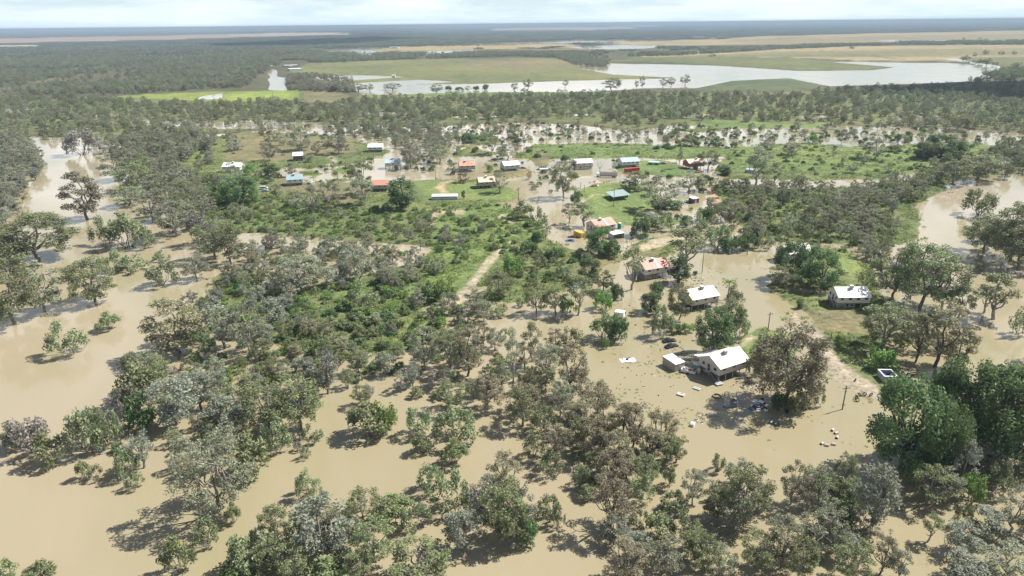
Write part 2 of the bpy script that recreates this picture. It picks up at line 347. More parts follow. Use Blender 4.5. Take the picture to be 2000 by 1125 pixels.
def field(x, y):
    k = np.maximum(1.0, y / 320.0)
    n = (fbm(x / 14 , y / 14, 3, 4) - 0.5) * 7.0
    n = np.where(k > 2.5, (fbm(x / 90, y / 220, 5, 4) - 0.5) * 34.0 * np.minimum(k / 6, 4), n)
    D = np.full(x.shape, -40.0); C = np.empty(x.shape + (3,)); C[:] = MUD
    for poly, s, col in LAND:
        if isinstance(poly, str): poly = FAR_PX
        x0, y0 = poly.min(0) - 40; x1, y1 = poly.max(0) + 40
        m = (x > x0) & (x < x1) & (y > y0) & (y < y1)
        if not m.any(): continue
        q = sdist(poly, x[m], y[m]) + n[m] * (0.45 if (len(poly) <= 10 and s > 0 and col in (PALE, DIRT)) else 1)
        D[m] = np.maximum(D[m], q) if s > 0 else np.minimum(D[m], -q)
        if s > 0:
            w = np.clip(q / (2.0 * k[m]) + 0.5, 0, 1)[:, None]
            if len(poly) <= 10 and col in (PALE, DIRT) and y1 < 1200: w = w * np.clip(.35 + 1.1 * fbm(x[m] / 5, y[m] / 5, 41, 2), .3, .95)[:, None]
            C[m] = C[m] * (1 - w) + np.array(col) * w
    return D, C, k

# ground: one sheet, rows closer together near the drone, out to the horizon
ang = np.arange(R_(46), 0.0020, -0.00125)
ys = np.concatenate([[-400, -200, -80, 0, 40, 70], H / np.tan(ang)])
ss = np.concatenate([[-1.9, -1.5, -1.2], np.arange(-1.0, 1.0001, 0.00205), [1.2, 1.5, 1.9]])
YY, SS = np.meshgrid(ys, ss, indexing='ij'); XX = SS * np.maximum(YY, 95.0)
D, GC, K = field(XX, YY)
und = (fbm(XX / 9, YY / 9, 21, 3) - 0.5) * 0.35
ZZ = np.clip(D * 0.10 / K, -0.6, 0.42) * np.minimum(K, 8) + np.where(D > 1, und, und * 0.3)
nr, nc = XX.shape
idx = np.arange(nr * nc).reshape(nr, nc)
quads = np.stack([idx[:-1, :-1], idx[:-1, 1:], idx[1:, 1:], idx[1:, :-1]], -1).reshape(-1, 4)
m, nt, b = new_mat('ground')
at = N(nt, 'ShaderNodeAttribute', attribute_name='soil_colour')
geo = N(nt, 'ShaderNodeNewGeometry')
na = N(nt, 'ShaderNodeTexNoise', i_Scale=0.55, i_Detail=6.0, i_Roughness=0.7); nt.links.new(geo.outputs['Position'], na.inputs['Vector'])
nb = N(nt, 'ShaderNodeTexNoise', i_Scale=0.045, i_Detail=5.0, i_Roughness=0.6); nt.links.new(geo.outputs['Position'], nb.inputs['Vector'])
nc_ = N(nt, 'ShaderNodeTexNoise', i_Scale=0.004, i_Detail=5.0, i_Roughness=0.6); nt.links.new(geo.outputs['Position'], nc_.inputs['Vector'])
v1 = ramp(nt, na.outputs[0], [(0.3, 0.55), (0.7, 1.45)]); v2 = ramp(nt, nb.outputs[0], [(0.3, (0.72, 0.75, 0.7)), (0.5, (1, 1, 1)), (0.7, (1.3, 1.18, 1.1))])
v3 = ramp(nt, nc_.outputs[0], [(0.35, (0.8, 0.85, 0.85)), (0.65, (1.2, 1.12, 1.05))])
c = mix(nt, 1.0, at.outputs['Color'], v1, 'MULTIPLY'); c = mix(nt, 1.0, c, v2, 'MULTIPLY'); c = mix(nt, 1.0, c, v3, 'MULTIPLY')
nt.links.new(c, b.inputs['Base Color']); b.inputs['Roughness'].default_value = 0.95; b.inputs['Specular IOR Level'].default_value = 0.1
bp = N(nt, 'ShaderNodeBump', i_Strength=0.6, i_Distance=0.4); nt.links.new(na.outputs[0], bp.inputs['Height']); nt.links.new(bp.outputs[0], b.inputs['Normal'])
M_ground = m
gme = mesh_np('ground', np.stack([XX, YY, ZZ], -1), quads, mats=[M_ground], smooth=True)
ca = gme.color_attributes.new('soil_colour', 'FLOAT_COLOR', 'POINT')
ca.data.foreach_set('color', np.concatenate([GC.reshape(-1, 3), np.ones((nr * nc, 1))], 1).astype(np.float32).ravel())
go = bpy.data.objects.new('ground', gme); COL.objects.link(go); tag(go, kind='structure')

# flood water: one level sheet, muddy and lightly rippled
m, nt, b = new_mat('flood_water')
geo = N(nt, 'ShaderNodeNewGeometry')
mp = N(nt, 'ShaderNodeMapping'); mp.inputs['Scale'].default_value = (0.010, 0.006, 1); nt.links.new(geo.outputs['Position'], mp.inputs['Vector'])
nw = N(nt, 'ShaderNodeTexNoise', i_Scale=1.0, i_Detail=5.0, i_Roughness=0.55, i_Distortion=1.2); nt.links.new(mp.outputs[0], nw.inputs['Vector'])
nt.links.new(ramp(nt, nw.outputs[0], [(0.25, (0.225, 0.206, 0.112)), (0.42, (0.262, 0.230, 0.140)), (0.58, (0.292, 0.248, 0.165)), (0.75, (0.318, 0.275, 0.195))]), b.inputs['Base Color'])
b.inputs['IOR'].default_value = 1.33; b.inputs['Specular IOR Level'].default_value = 0.5
nr_ = N(nt, 'ShaderNodeTexNoise', i_Scale=0.02, i_Detail=3.0); nt.links.new(geo.outputs['Position'], nr_.inputs['Vector'])
nt.links.new(ramp(nt, nr_.outputs[0], [(0.35, 0.03), (0.65, 0.12)]), b.inputs['Roughness'])
rp = N(nt, 'ShaderNodeTexNoise', i_Scale=0.9, i_Detail=3.0); nt.links.new(geo.outputs['Position'], rp.inputs['Vector'])
bp = N(nt, 'ShaderNodeBump', i_Strength=0.06, i_Distance=0.25); nt.links.new(rp.outputs[0], bp.inputs['Height']); nt.links.new(bp.outputs[0], b.inputs['Normal'])
M_water = m
wy = np.concatenate([[-400, 0, 100], np.geomspace(200, 47000, 24)]); wx = np.linspace(-1.9, 1.9, 9)
WY, WX = np.meshgrid(wy, wx, indexing='ij'); wi = np.arange(WY.size).reshape(WY.shape)
wme = mesh_np('flood_water', np.stack([WX * np.maximum(WY, 95), WY, WY * 0], -1), np.stack([wi[:-1, :-1], wi[:-1, 1:], wi[1:, 1:], wi[1:, :-1]], -1).reshape(-1, 4), mats=[M_water])
wob = bpy.data.objects.new('flood_water', wme); COL.objects.link(wob); tag(wob, kind='structure')
def ground_z(x, y):
    D_, _, k_ = field(np.array([float(x)]), np.array([float(y)]))
    return max(0.0, float(np.clip(D_ * 0.10 / k_, -0.6, 0.42)[0] * min(k_[0], 8)))
# ------------------------------------------------------------------ buildings
M_post = painted('concrete_post', (0.42, 0.41, 0.39), 0.9, 0.1)
M_glass = painted('window_glass', (0.03, 0.035, 0.04), 0.12, 0.5, 0.0)
M_frame = painted('window_frame', (0.6, 0.6, 0.58), 0.6)
M_steel = painted('galvanised_steel', (0.42, 0.44, 0.46), 0.45, 0.5, 0.3, metal=0.4)
M_dark = painted('dark_timber', (0.09, 0.07, 0.06), 0.85, 0.2)
M_timber = painted('grey_timber', (0.27, 0.235, 0.2), 0.9, 0.1, 0.35, 2.0)
M_white = painted('white_paint', (0.8, 0.8, 0.78), 0.5, 0.3, 0.12)
M_rubber = painted('rubber', (0.025, 0.025, 0.027), 0.8, 0.2)
M_conc = painted('concrete_slab', (0.45, 0.43, 0.39), 0.9, 0.1)
M_under = painted('brick_infill', (0.30, 0.27, 0.25), 0.9, 0.1, 0.3, 1.2)
def roofing(name, col, dirt=0.15, dc=None): return painted(name, col, 0.5, 0.35, dirt, 1.0, dc, ribs=('X', .55), ribdepth=0.5, streak=True)
def cladding(name, col): return painted(name, col, 0.75, 0.2, 0.2, 0.8, ribs=('Z', 1.6), ribdepth=0.25)
RF = dict(cream=roofing('roof_cream', (0.72, 0.69, 0.60), 0.4, (0.60,0.56,0.48)), white=roofing('roof_white', (0.72, 0.72, 0.71), 0.35, (0.60,0.59,0.57)), yellow=roofing('roof_pale_yellow', (0.70, 0.65, 0.50), 0.35, (0.60,0.55,0.43)),
          red=roofing('roof_red', (0.50, 0.20, 0.15), 0.3, (0.56, 0.34, 0.28)), rust=roofing('roof_rust', (0.52, 0.20, 0.13), 0.45, (0.62, 0.42, 0.34)), blue=roofing('roof_blue', (0.29, 0.41, 0.46), 0.45, (0.46, 0.50, 0.51)),
          teal=roofing('roof_teal', (0.24, 0.34, 0.37), 0.35, (0.36,0.42,0.44)), tan=roofing('roof_tan', (0.62, 0.47, 0.34), 0.35, (0.72, 0.63, 0.52)), mint=roofing('roof_mint', (0.74, 0.80, 0.74), 0.15), salmon=roofing('roof_salmon', (0.70, 0.50, 0.40), 0.25),
          orange=roofing('roof_orange', (0.48, 0.22, 0.15), 0.3, (0.52,0.32,0.25)), pink=roofing('roof_pink', (0.66, 0.42, 0.40), 0.2), green=roofing('roof_green', (0.27, 0.34, 0.32), 0.3, (0.19, 0.25, 0.24)))
WL = dict(grey=cladding('wall_grey', (0.52, 0.49, 0.46)), pale=cladding('wall_pale', (0.64, 0.63, 0.60)), cream=cladding('wall_cream', (0.66, 0.62, 0.52)), brown=cladding('wall_brown', (0.12, 0.085, 0.065)),
          mint=cladding('wall_mint', (0.48, 0.56, 0.50)), brick=painted('wall_brick', (0.36, 0.13, 0.085), 0.9, 0.1, 0.3), stone=cladding('wall_stone', (0.42, 0.36, 0.31)), silver=painted('wall_steel_sheet', (0.40, 0.42, 0.45), 0.5, 0.4, 0.2, ribs=('X', 1.2)))
def eave_frame(l, r, z):
    a, b = gnd(*l, z), gnd(*r, z); d = b - a; L = float(np.hypot(d[0], d[1])); u = d / L
    return a, L, math.atan2(u[1], u[0]), np.array([-u[1], u[0], 0])
HOUSES = []
def house(l, r, roof, wall, label, W=9.6, eave=4.7, floor=2.25, rise=2.35, stair=None, cooler=0.5, under='open', annex=None, win_front=4, back_roof=None, seam=None, gable_win=True):
    """stilt house from its near eave line; local x runs along the eave, y away from the drone"""
    a, L, rz, v = eave_frame(l, r, eave)
    c = a + (gnd(*r, eave) - a) / 2 + v * (W / 2)
    g = max(0.0, ground_z(c[0], c[1]))
    root = empty('stilt_house', (c[0], c[1], 0), rz, label=label, cat='house')
    HOUSES.append((c[0], c[1], max(L, W) / 2 + 1.0)); oh = 0.55
    wx, wy = L / 2 - 0.25, W / 2 - oh
    # gable walls and long walls as one body
    zr = eave + rise * (1 - oh / (W / 2))
    e0 = eave + rise * oh / (W / 2) - 0.12
    prof = [(-wy, floor), (wy, floor), (wy, e0), (0, eave + rise - 0.12), (-wy, e0)]
    MB().prism(prof, -wx, wx, 'x').build('wall', WL[wall], root)
    t = 0.10
    for s, mat in ((-1, RF[roof]), (1, RF[back_roof or roof])):
        q = [(s * W / 2, eave), (s * W / 2, eave + t), (0.0, eave + rise + t), (0.0, eave + rise)]
        if s > 0: q = q[::-1]
        MB().prism(q, -L / 2, L / 2, 'x').build('roof', mat, root)
    MB().box(-L / 2, L / 2, -0.16, 0.16, eave + rise + t - 0.03, eave + rise + t + 0.05).build('ridge_cap', M_white if roof != 'rust' else RF['rust'], root)
    MB().box(-L / 2 + 0.02, L / 2 - 0.02, -W / 2 - 0.12, -W / 2 - 0.003, eave - 0.06, eave + 0.07).build('gutter', M_white, root)
    if seam is not None:
        k = rise / (W / 2)
        MB().add([(seam, -W / 2 + .02, eave + t + .03), (seam + .8, -W / 2 + .02, eave + t + .03), (seam + .8, -.2, eave + rise + t), (seam, -.2, eave + rise + t)], [(0, 1, 2, 3)]).build('roof_sheet', M_white, root)
    for i in range(5):
        x = -wx + 0.25 + i * (2 * wx - 0.5) / 4
        for y in ((-wy + 0.2), 0.0, (wy - 0.2)): MB().tube([(x, y, -0.8), (x, y, floor - 0.003)], 0.14, 8).build('stilt', M_post, root)
    MB().box(-wx - .02, wx + .02, -wy - .02, wy + .02, floor - 0.22, floor - 0.003).build('floor_beam', M_dark, root)
    if under in ('part', 'full'):
        x1 = wx * (0.15 if under == 'part' else 0.9)
        MB().box(-wx + 0.1, x1, -wy + 0.35, wy - 0.4, -0.8, floor - 0.225).build('lower_wall', M_under if wall != 'grey' else WL['pale'], root)
        for xx in (-wx * .45, x1 - 1.6):
            w = MB().box(xx, xx + 1.0, -wy + 0.30, -wy + 0.352, 1.0, 1.7).build('lower_window', M_glass, root)
    else:
        MB().box(wx * 0.25, wx * 0.62, 0.2, 2.8, -0.8, floor - 0.225).build('store_room', M_under, root)
    def window(x0, x1, z0, z1, y, side=None):
        if side is None:
            p = MB().box(x0, x1, y - 0.05, y + 0.02, z0, z1).build('window', M_frame, root)
            MB().box(x0 + .07, x1 - .07, y - 0.065, y - 0.045, z0 + .07, z1 - .07).build('pane', M_glass, p)
        else:
            X = side * wx
            p = MB().box(min(X, X + side * .05), max(X, X + side * .05), x0, x1, z0, z1).build('window', M_frame, root)
            MB().box(min(X + side * .03, X + side * .07), max(X + side * .03, X + side * .07), x0 + .07, x1 - .07, z0 + .07, z1 - .07).build('pane', M_glass, p)
    for i in range(win_front):
        x = -wx + (i + 0.5) * 2 * wx / win_front
        window(x - 0.65, x + 0.65, floor + 1.25, floor + 2.15, -wy)
    for side in (-1, 1):
        if gable_win:
            window(-wy + 1.0, -wy + 2.3, floor + 1.0, floor + 2.1, 0, side); window(wy - 2.6, wy - 1.5, floor + 1.0, floor + 2.1, 0, side)
    if cooler is not None:
        x = -wx + cooler * 2 * wx; k = rise / (W / 2)
        b = MB().box(x - .55, x + .55, -1.35, -0.25, eave + rise - 0.35, eave + rise + 0.85).build('roof_cooler', M_steel, root, bevel=0.06)
        MB().box(x - .62, x + .62, -1.42, -0.18, eave + rise + .852, eave + rise + .95).build('cooler_lid', M_white, b)
    if stair:
        s = -1 if stair == 'left' else 1
        d = MB().box(s * wx - .03, s * wx + .04, -0.5, 0.5, floor + .02, floor + 2.1); d.build('door', M_dark, root)
        st = MB(); n = 9
        land = MB().box(min(s * wx, s * (wx + 1.3)) , max(s * wx, s * (wx + 1.3)), -0.9, 0.9, floor - .12, floor).build('stair_landing', M_conc, root)
        for i in range(n):
            y = -0.9 - i * 0.42; z = floor - (i + 1) * floor / n
            st.box(min(s * (wx + .15), s * (wx + 1.25)), max(s * (wx + .15), s * (wx + 1.25)), y - 0.42, y, z - .06, z)
        so = st.build('stair', M_timber, root)
        for xx in (wx + .15, wx + 1.25):
            MB().tube([(s * xx, 0.9, floor + 1.0), (s * xx, -0.9, floor + 1.0), (s * xx, -0.9 - n * .42, 1.0)], 0.045, 5).tube([(s * xx, -0.9, floor), (s * xx, -0.9, floor + 1)], .04, 5).tube([(s * xx, -0.9 - n * .42, 0), (s * xx, -.9 - n * .42, 1.0)], .04, 5).build('hand_rail', M_steel, so)
    if annex:
        x0, x1, dp = annex
        MB().add([(x0, W / 2 - .1, eave - .15), (x1, W / 2 - .1, eave - .15), (x1, W / 2 + dp, eave - .55), (x0, W / 2 + dp, eave - .55), (x0, W / 2 - .1, eave - .08), (x1, W / 2 - .1, eave - .08), (x1, W / 2 + dp, eave - .48), (x0, W / 2 + dp, eave - .48)],
                 [(3, 2, 1, 0), (4, 5, 6, 7), (0, 1, 5, 4), (1, 2, 6, 5), (2, 3, 7, 6), (3, 0, 4, 7)]).build('veranda_roof', RF['white'], root)
        for xx in (x0 + .3, x1 - .3): MB().tube([(xx, W / 2 + dp - .2, -.5), (xx, W / 2 + dp - .2, eave - .57)], .08, 6).build('veranda_post', M_steel, root)
    return root
house((1407,722), (1466,703), 'cream', 'grey', 'cream roofed house on stilts nearest to the drone, stair down its left gable', stair='left', cooler=0.45, annex=(-5.5, 3.0, 2.2), win_front=3)
house((1353,587), (1407,577), 'yellow', 'grey', 'house on stilts with a pale yellow roof half hidden between two green trees', cooler=0.55, win_front=3, under='open')
house((1261,528), (1311,519.5), 'red', 'pale', 'red roofed stilt house with a tall dark tree against its right end', stair='left', cooler=0.45, under='part', win_front=3, seam=0.3)
house((1638,581.6), (1704,581), 'white', 'cream', 'white roofed house on stilts alone on the green rise at right', stair='left', cooler=0.5, under='part', win_front=4)
house((1165.5,444.5), (1204.5,437), 'red', 'grey', 'red roofed house in floodwater behind the yellow container', stair='left', cooler=0.4, back_roof='pink', under='full', win_front=3, seam=0.6)
house((1543,497), (1590,490), 'white', 'pale', 'white roofed house almost buried behind dense dark green trees', cooler=0.45, stair='left')
house((432,326), (468,326), 'white', 'pale', 'white roofed house at the far left end of the village', cooler=0.55, stair='right')
house((571,305), (592,304), 'white', 'brown', 'white roofed house with dark brown walls on the grass at upper left', cooler=None, under='full', W=9)
house((717,288), (747,287.6), 'mint', 'mint', 'pale roofed house standing alone in the grass behind the street, farthest back', cooler=None, under='part', win_front=3)
house((751,319), (783,317.5), 'blue', 'cream', 'blue roofed house beside the flooded street left of the rusty roof', cooler=0.5, win_front=3, stair='right')
house((559,352), (592,350), 'teal', 'pale', 'teal roofed house behind a row of gum trees', cooler=0.45, win_front=3, under='part', stair='right')
house((724,362), (757,361.5), 'orange', 'stone', 'bright orange roofed house behind a spreading gum tree', cooler=None, under='open', win_front=3)
house((897,324.5), (929,323), 'rust', 'stone', 'house with a patchy rusty red roof in the flooded street', cooler=0.4, under='part', win_front=3)
house((985,324.5), (1016.5,321.8), 'mint', 'mint', 'pale green house with a mint white roof beside the street junction', cooler=None, under='part', win_front=3)
house((935,356.5), (968,354.5), 'tan', 'stone', 'tan roofed house with a gum tree at its right end', cooler=0.5, win_front=3, stair='left')
house((1124,319.5), (1159,318), 'white', 'grey', 'white roofed house half behind a small dark tree on the back row', cooler=None, under='full', win_front=3)
house((1215,317), (1250,315), 'blue', 'pale', 'large blue roofed house on the back row beside the red container', cooler=None, under='part', win_front=4, stair='right')
house((1346,319.7), (1378,317.3), 'salmon', 'brick', 'brick red house with a salmon roof at the right end of the back row', cooler=0.6, win_front=3)

def box_frame(l, r, dz):
    a, L, rz, v = eave_frame(l, r, dz); return a, L, rz, v
def shed(l, r, depth, hgt, roof, wall, label, name='metal_shed', slope=0.35, cat='shed', openfront=False, z0=0.0):
    """flat skillion shed from its near roof edge"""
    a, L, rz, v = eave_frame(l, r, hgt); c = a + (gnd(*r, hgt) - a) / 2 + v * depth / 2
    root = empty(name, (c[0], c[1], 0), rz, label=label, cat=cat)
    x, y = L / 2 - .1, depth / 2 - .1
    w = MB()
    if openfront:
        w.prism([(-x, -.5), (x, -.5), (x, hgt - .05), (-x, hgt - .05)], y - .1, y, 'y')
        w.prism([(-y, -.5), (y, -.5), (y, hgt + slope - .05), (-y, hgt - .05)], -x, -x + .1, 'x'); w.prism([(-y, -.5), (y, -.5), (y, hgt + slope - .05), (-y, hgt - .05)], x - .1, x, 'x')
        for i in range(3): MB().tube([(-x + (i + .5) * 2 * x / 3, -y + .1, -.5), (-x + (i + .5) * 2 * x / 3, -y + .1, hgt - .05)], .07, 6).build('post', M_steel, root)
    else:
        w.prism([(-y, -.5), (y, -.5), (y, hgt + slope - .02), (-y, hgt - .02)], -x, x, 'x')
        MB().box(-x * .35, x * .25, -y - .04, -y + .02, 0.05, hgt - .35).build('door', M_steel, root)
    w.build('wall', wall, root)
    MB().prism([(-depth / 2, hgt), (depth / 2, hgt + slope), (depth / 2, hgt + slope + .09), (-depth / 2, hgt + .09)], -L / 2, L / 2, 'x').build('roof', roof, root)
    HOUSES.append((c[0], c[1], max(L, depth) / 2 + .5))
    return root
M_greenp = painted('green_paint', (0.03, 0.20, 0.17), 0.5); M_yellow = painted('yellow_paint', (0.66, 0.43, 0.10), 0.5, 0.3, 0.25, ribs=('X', 1.5)); M_redp = painted('red_paint', (0.36, 0.035, 0.03), 0.5, 0.3, 0.2)
shed((1320,713), (1339,707), 6.0, 2.5, RF['white'], WL['stone'], 'small flat white roofed shed in the water left of the nearest house')
shed((842.7,384), (893.7,383.4), 4.5, 2.7, RF['white'], WL['silver'], 'long white roofed grey shed on the grass in the village', slope=0.5)
shed((1266,317), (1287,318), 4.0, 2.4, roofing('roof_pale_teal', (0.36, 0.48, 0.46)), M_greenp, 'dark green shed on the lawn right of the large blue roofed house')
shed((1198,459), (1220,455), 4.5, 2.6, RF['white'], WL['silver'], 'white roofed open carport beside the red roofed house with the container', openfront=True, name='carport', cat='carport')
shed((1455,331), (1474,333), 4.5, 2.8, RF['teal'], WL['silver'], 'small grey shed behind tall gums right of the village')
shed((1354,389), (1366,387), 4.0, 2.8, RF['white'], WL['brown'], 'small white roofed hut beside parked vehicles near the concrete path')
shed((677,334.6), (689,334.4), 3.0, 2.2, RF['tan'], painted('kiosk_red', (0.16, 0.05, 0.045), 0.8), 'small dark red bus shelter on the grass strip in the street', name='bus_shelter', cat='shelter')
shed((600,354), (607,357), 3.0, 2.0, RF['white'], WL['cream'], 'tiny white roofed shed at the right end of the teal roofed house')
shed((419,140), (428,139.5), 14, 4.5, RF['white'], WL['silver'], 'white farm shed glimpsed among the far left woods')
shed((183,174), (192,174), 12, 4.0, RF['white'], WL['grey'], 'lone white shed at the edge of the far left woods')
shed((566,135), (591,134), 22, 6.5, RF['white'], cladding('wall_aqua', (0.28, 0.46, 0.44)), 'larger white roofed farm shed with aqua walls beyond the flooded lake', name='farm_shed')
shed((556,128), (582,127), 16, 5.5, RF['white'], painted('wall_dark_teal', (0.06, 0.13, 0.12), 0.7), 'farm shed with dark teal walls behind the larger white roofed one', name='farm_shed')
shed((527,128.5), (533,128.3), 10, 4.5, RF['white'], WL['grey'], 'small white farm hut left of the two farm sheds', name='farm_shed')
shed((760,92), (778,91.8), 30, 9, RF['white'], WL['pale'], 'distant white shed at the edge of the far woods above the flooded fields', name='farm_shed')
shed((765,147.2), (772,147.1), 8, 4, RF['mint'], WL['mint'], 'tiny pale green pump hut in the middle of the flooded field', name='pump_hut', cat='hut')

# skillion house D carport lean-to, gazebo, park shelter
def gazebo(px, label):
    c = gnd(*px); z = ground_z(c[0], c[1]); g = empty('gazebo', (c[0], c[1], z), 0.3, label=label, cat='gazebo')
    MB().add([(-2.3, -2.3, 2.3), (2.3, -2.3, 2.3), (2.3, 2.3, 2.3), (-2.3, 2.3, 2.3), (0, 0, 3.9)], [(0, 1, 4), (1, 2, 4), (2, 3, 4), (3, 0, 4), (3, 2, 1, 0)]).build('roof', RF['orange'], g)
    for x, y in ((-1.9, -1.9), (1.9, -1.9), (1.9, 1.9), (-1.9, 1.9)): MB().tube([(x, y, -.3), (x, y, 2.3)], .08, 6).build('post', M_white, g)
    MB().box(-1.2, 1.2, -.3, .3, .7, .78).box(-.2, .2, -.2, .2, -.2, .7).build('table', M_white, g)
    MB().box(-2.2, 2.2, -2.2, 2.2, -.3, .06).build('slab', M_conc, g)
gazebo((1165, 364), 'small orange roofed gazebo on the park lawn')
p = [gnd(1182,375.5,3.1), gnd(1197.5,385.5,3.1), gnd(1232,380.5,3.3), gnd(1216,369.5,3.6)]
c = sum(p) / 4
g = empty('park_shelter', (c[0], c[1], 0), 0, label='open sided shelter with a grey green roof beside the park lawn', cat='shelter')
q = [tuple(a - np.array([c[0], c[1], 0])) for a in p]
MB().add([(x, y, z) for x, y, z in q] + [(x, y, z + .12) for x, y, z in q], [(3, 2, 1, 0), (4, 5, 6, 7), (0, 1, 5, 4), (1, 2, 6, 5), (2, 3, 7, 6), (3, 0, 4, 7)]).build('roof', RF['green'], g)
for x, y, z in q: MB().tube([(x * .95, y * .95, -.2), (x * .95, y * .95, z)], .09, 6).build('post', M_steel, g)
a, b = np.array(q[1]), np.array(q[2]); MB().add([tuple(a * .8 * np.array([1, 1, 0]) + np.array([2.5, 3, .1])), tuple(b * .8 * np.array([1, 1, 0]) + np.array([0, 1, .1])), tuple(b * .8 * np.array([1, 1, 0]) + np.array([0, 1, 2.6])), tuple(a * .8 * np.array([1, 1, 0]) + np.array([2.5, 3, 2.6]))], [(0, 1, 2, 3)])
bb = MB().obox((3.0, 0.5, 1.2), 6, 3.0, 2.4, 0.35); bb.build('screen_wall', M_greenp, g)
HOUSES.append((c[0], c[1], 6))

def yaw_px(a, b):
    A, B = gnd(*a), gnd(*b); return math.atan2(B[1] - A[1], B[0] - A[0])
# shipping containers and boxes
def container(px, yaw, mat, label, L=6.06, Wd=2.44, Hh=2.6, z=0.0):
    c = gnd(*px); o = empty('shipping_container', (c[0], c[1], z), yaw, label=label, cat='container')
    MB().box(-L / 2, L / 2, -Wd / 2, Wd / 2, 0, Hh).build('body', mat, o, bevel=.03)
    for s in (-1, 1):
        d = MB().box(L / 2 + .003, L / 2 + .06, min(0.03 * s, s * (Wd / 2 - .06)), max(.03 * s, s * (Wd / 2 - .06)), .1, Hh - .1).build('door', mat, o)
        MB().tube([(L / 2 + .09, s * .5, .15), (L / 2 + .09, s * .5, Hh - .15)], .03, 5).build('lock_rod', M_steel, d)
    fr = MB()
    for x in (-L / 2, L / 2 - .12):
        for y in (-Wd / 2 - .01, Wd / 2 - .11): fr.box(x - .005, x + .125, y, y + .12, -.02, Hh + .02)
    fr.build('corner_post', mat, o); HOUSES.append((c[0], c[1], 3.5)); return o
container((1131, 461.5), yaw_px((1120, 459), (1138, 466)), M_yellow, 'yellow shipping container standing in water left of the red roofed house', z=-.1)
container((1234, 336), yaw_px((1218, 339), (1251, 335.5)), M_redp, 'long dark red container with a pink sunlit top in front of the blue roofed house', L=11.5, Hh=2.9)

# slatted stock trailer (dark slats, white cab end)
a = gnd(1171, 345); b = gnd(1205, 346.5); c = (a + b) / 2; L = float(np.linalg.norm(b - a)); yw = math.atan2(b[1] - a[1], b[0] - a[0])
o = empty('stock_trailer', (c[0], c[1], 0), yw, label='dark slatted stock trailer with white front parked in the flooded street', cat='trailer')
M_pur = painted('dark_slats', (0.10, 0.075, 0.085), 0.7)
for i in range(19):
    x = -L / 2 + i * L / 18
    for y in (-1.3, 1.22): MB().box(x - .08, x + .08, y, y + .08, 0.9, 3.4).build('slat', M_pur, o)
M_rail = painted('purple_grey_rail', (0.30, 0.26, 0.30), 0.6)
for z in (.95, 1.7, 2.45, 3.2):
    for y in (-1.34, 1.305): MB().box(-L / 2, L / 2, y, y + .035, z, z + .18).build('side_rail', M_rail, o)
MB().box(-L / 2, L / 2, -1.25, 1.25, .7, .88).build('deck', M_dark, o)
MB().box(-L / 2 - 2.0, -L / 2 - .2, -1.15, 1.15, .3, 2.6).build('cab', M_white, o, bevel=.15)
for x in (-L / 2 - 1.2, L / 2 - 1.5, L / 2 - 2.8):
    for y in (-1.1, 1.1): MB().tube([(x, y - .14, .45), (x, y + .14, .45)], .48, 14).build('wheel', M_rubber, o)

# water tanks
def tank(px, r, h, mat, label, z=0.0):
    c = gnd(*px); o = empty('water_tank', (c[0], c[1], z), 0, label=label, cat='water tank')
    MB().lathe([(r, -.3), (r, .3), (r * 1.015, .35), (r, .4), (r, h * .5), (r * 1.015, h * .5 + .05), (r, h * .5 + .1), (r, h)], 20).build('tank_wall', mat, o, smooth=True)
    MB().lathe([(r * 1.03, h), (r * 1.03, h + .06), (.3, h + .35), (.02, h + .36)], 20).build('lid', RF['yellow'], o); HOUSES.append((c[0], c[1], r + .3))
M_tank = painted('tank_green', (0.16, 0.24, 0.21), 0.6)
tank((1361, 724), 1.35, 2.5, M_tank, 'grey green water tank with a cream lid beside the nearest house')
tank((1209.5, 446), 1.0, 2.9, M_greenp, 'dark green upright tank at the right end of the red roofed house')
tank((1364.5, 728), 0.0001 + .55, 1.2, painted('tank_cream', (.6, .56, .42), .6), 'small cream drum tank between the green tank and the nearest house')

# roofless steel shed with blue tarp (right edge)
a = gnd(1728, 735, 2.4); b = gnd(1754, 735.5, 2.4); c = (a + b) / 2; yw = math.atan2(b[1] - a[1], b[0] - a[0]); L = float(np.linalg.norm(b - a))
o = empty('roofless_shed', (c[0], c[1] + 2.0, 0), yw, label='roofless grey shed with white top frame and blue tarp inside beside the big green trees', cat='shed')
dd = 2.2
MB().box(-L / 2, L / 2, -dd, -dd + .1, -.4, 2.4).box(-L / 2, L / 2, dd - .1, dd, -.4, 2.4).box(-L / 2, -L / 2 + .1, -dd + .1, dd - .1, -.4, 2.4).box(L / 2 - .1, L / 2, -dd + .1, dd - .1, -.4, 2.4).build('wall', WL['silver'], o)
MB().box(-L / 2 - .1, L / 2 + .1, -dd - .1, -dd + .3, 2.403, 2.55).box(-L / 2 - .1, L / 2 + .1, dd - .3, dd + .1, 2.403, 2.55).box(-L / 2 - .1, -L / 2 + .25, -dd + .3, dd - .3, 2.403, 2.55).box(L / 2 - .25, L / 2 + .1, -dd + .3, dd - .3, 2.403, 2.55).build('top_frame', M_white, o)
bm = MB(); g_ = 7
for i in range(g_):
    for j in range(g_): bm.v.append((-L / 2 + .2 + i * (L - .4) / 6, -dd + .2 + j * (2 * dd - .4) / 6, 1.3 + .35 * math.sin(i * 2.3 + j) * math.cos(j * 1.7 + i * .4)))
bm.f = [(i * g_ + j, (i + 1) * g_ + j, (i + 1) * g_ + j + 1, i * g_ + j + 1) for i in range(6) for j in range(6)]
bm.build('tarp', painted('blue_tarp', (0.02, 0.06, 0.30), 0.5), o, smooth=True)
HOUSES.append((c[0], c[1] + 2, 3.5))
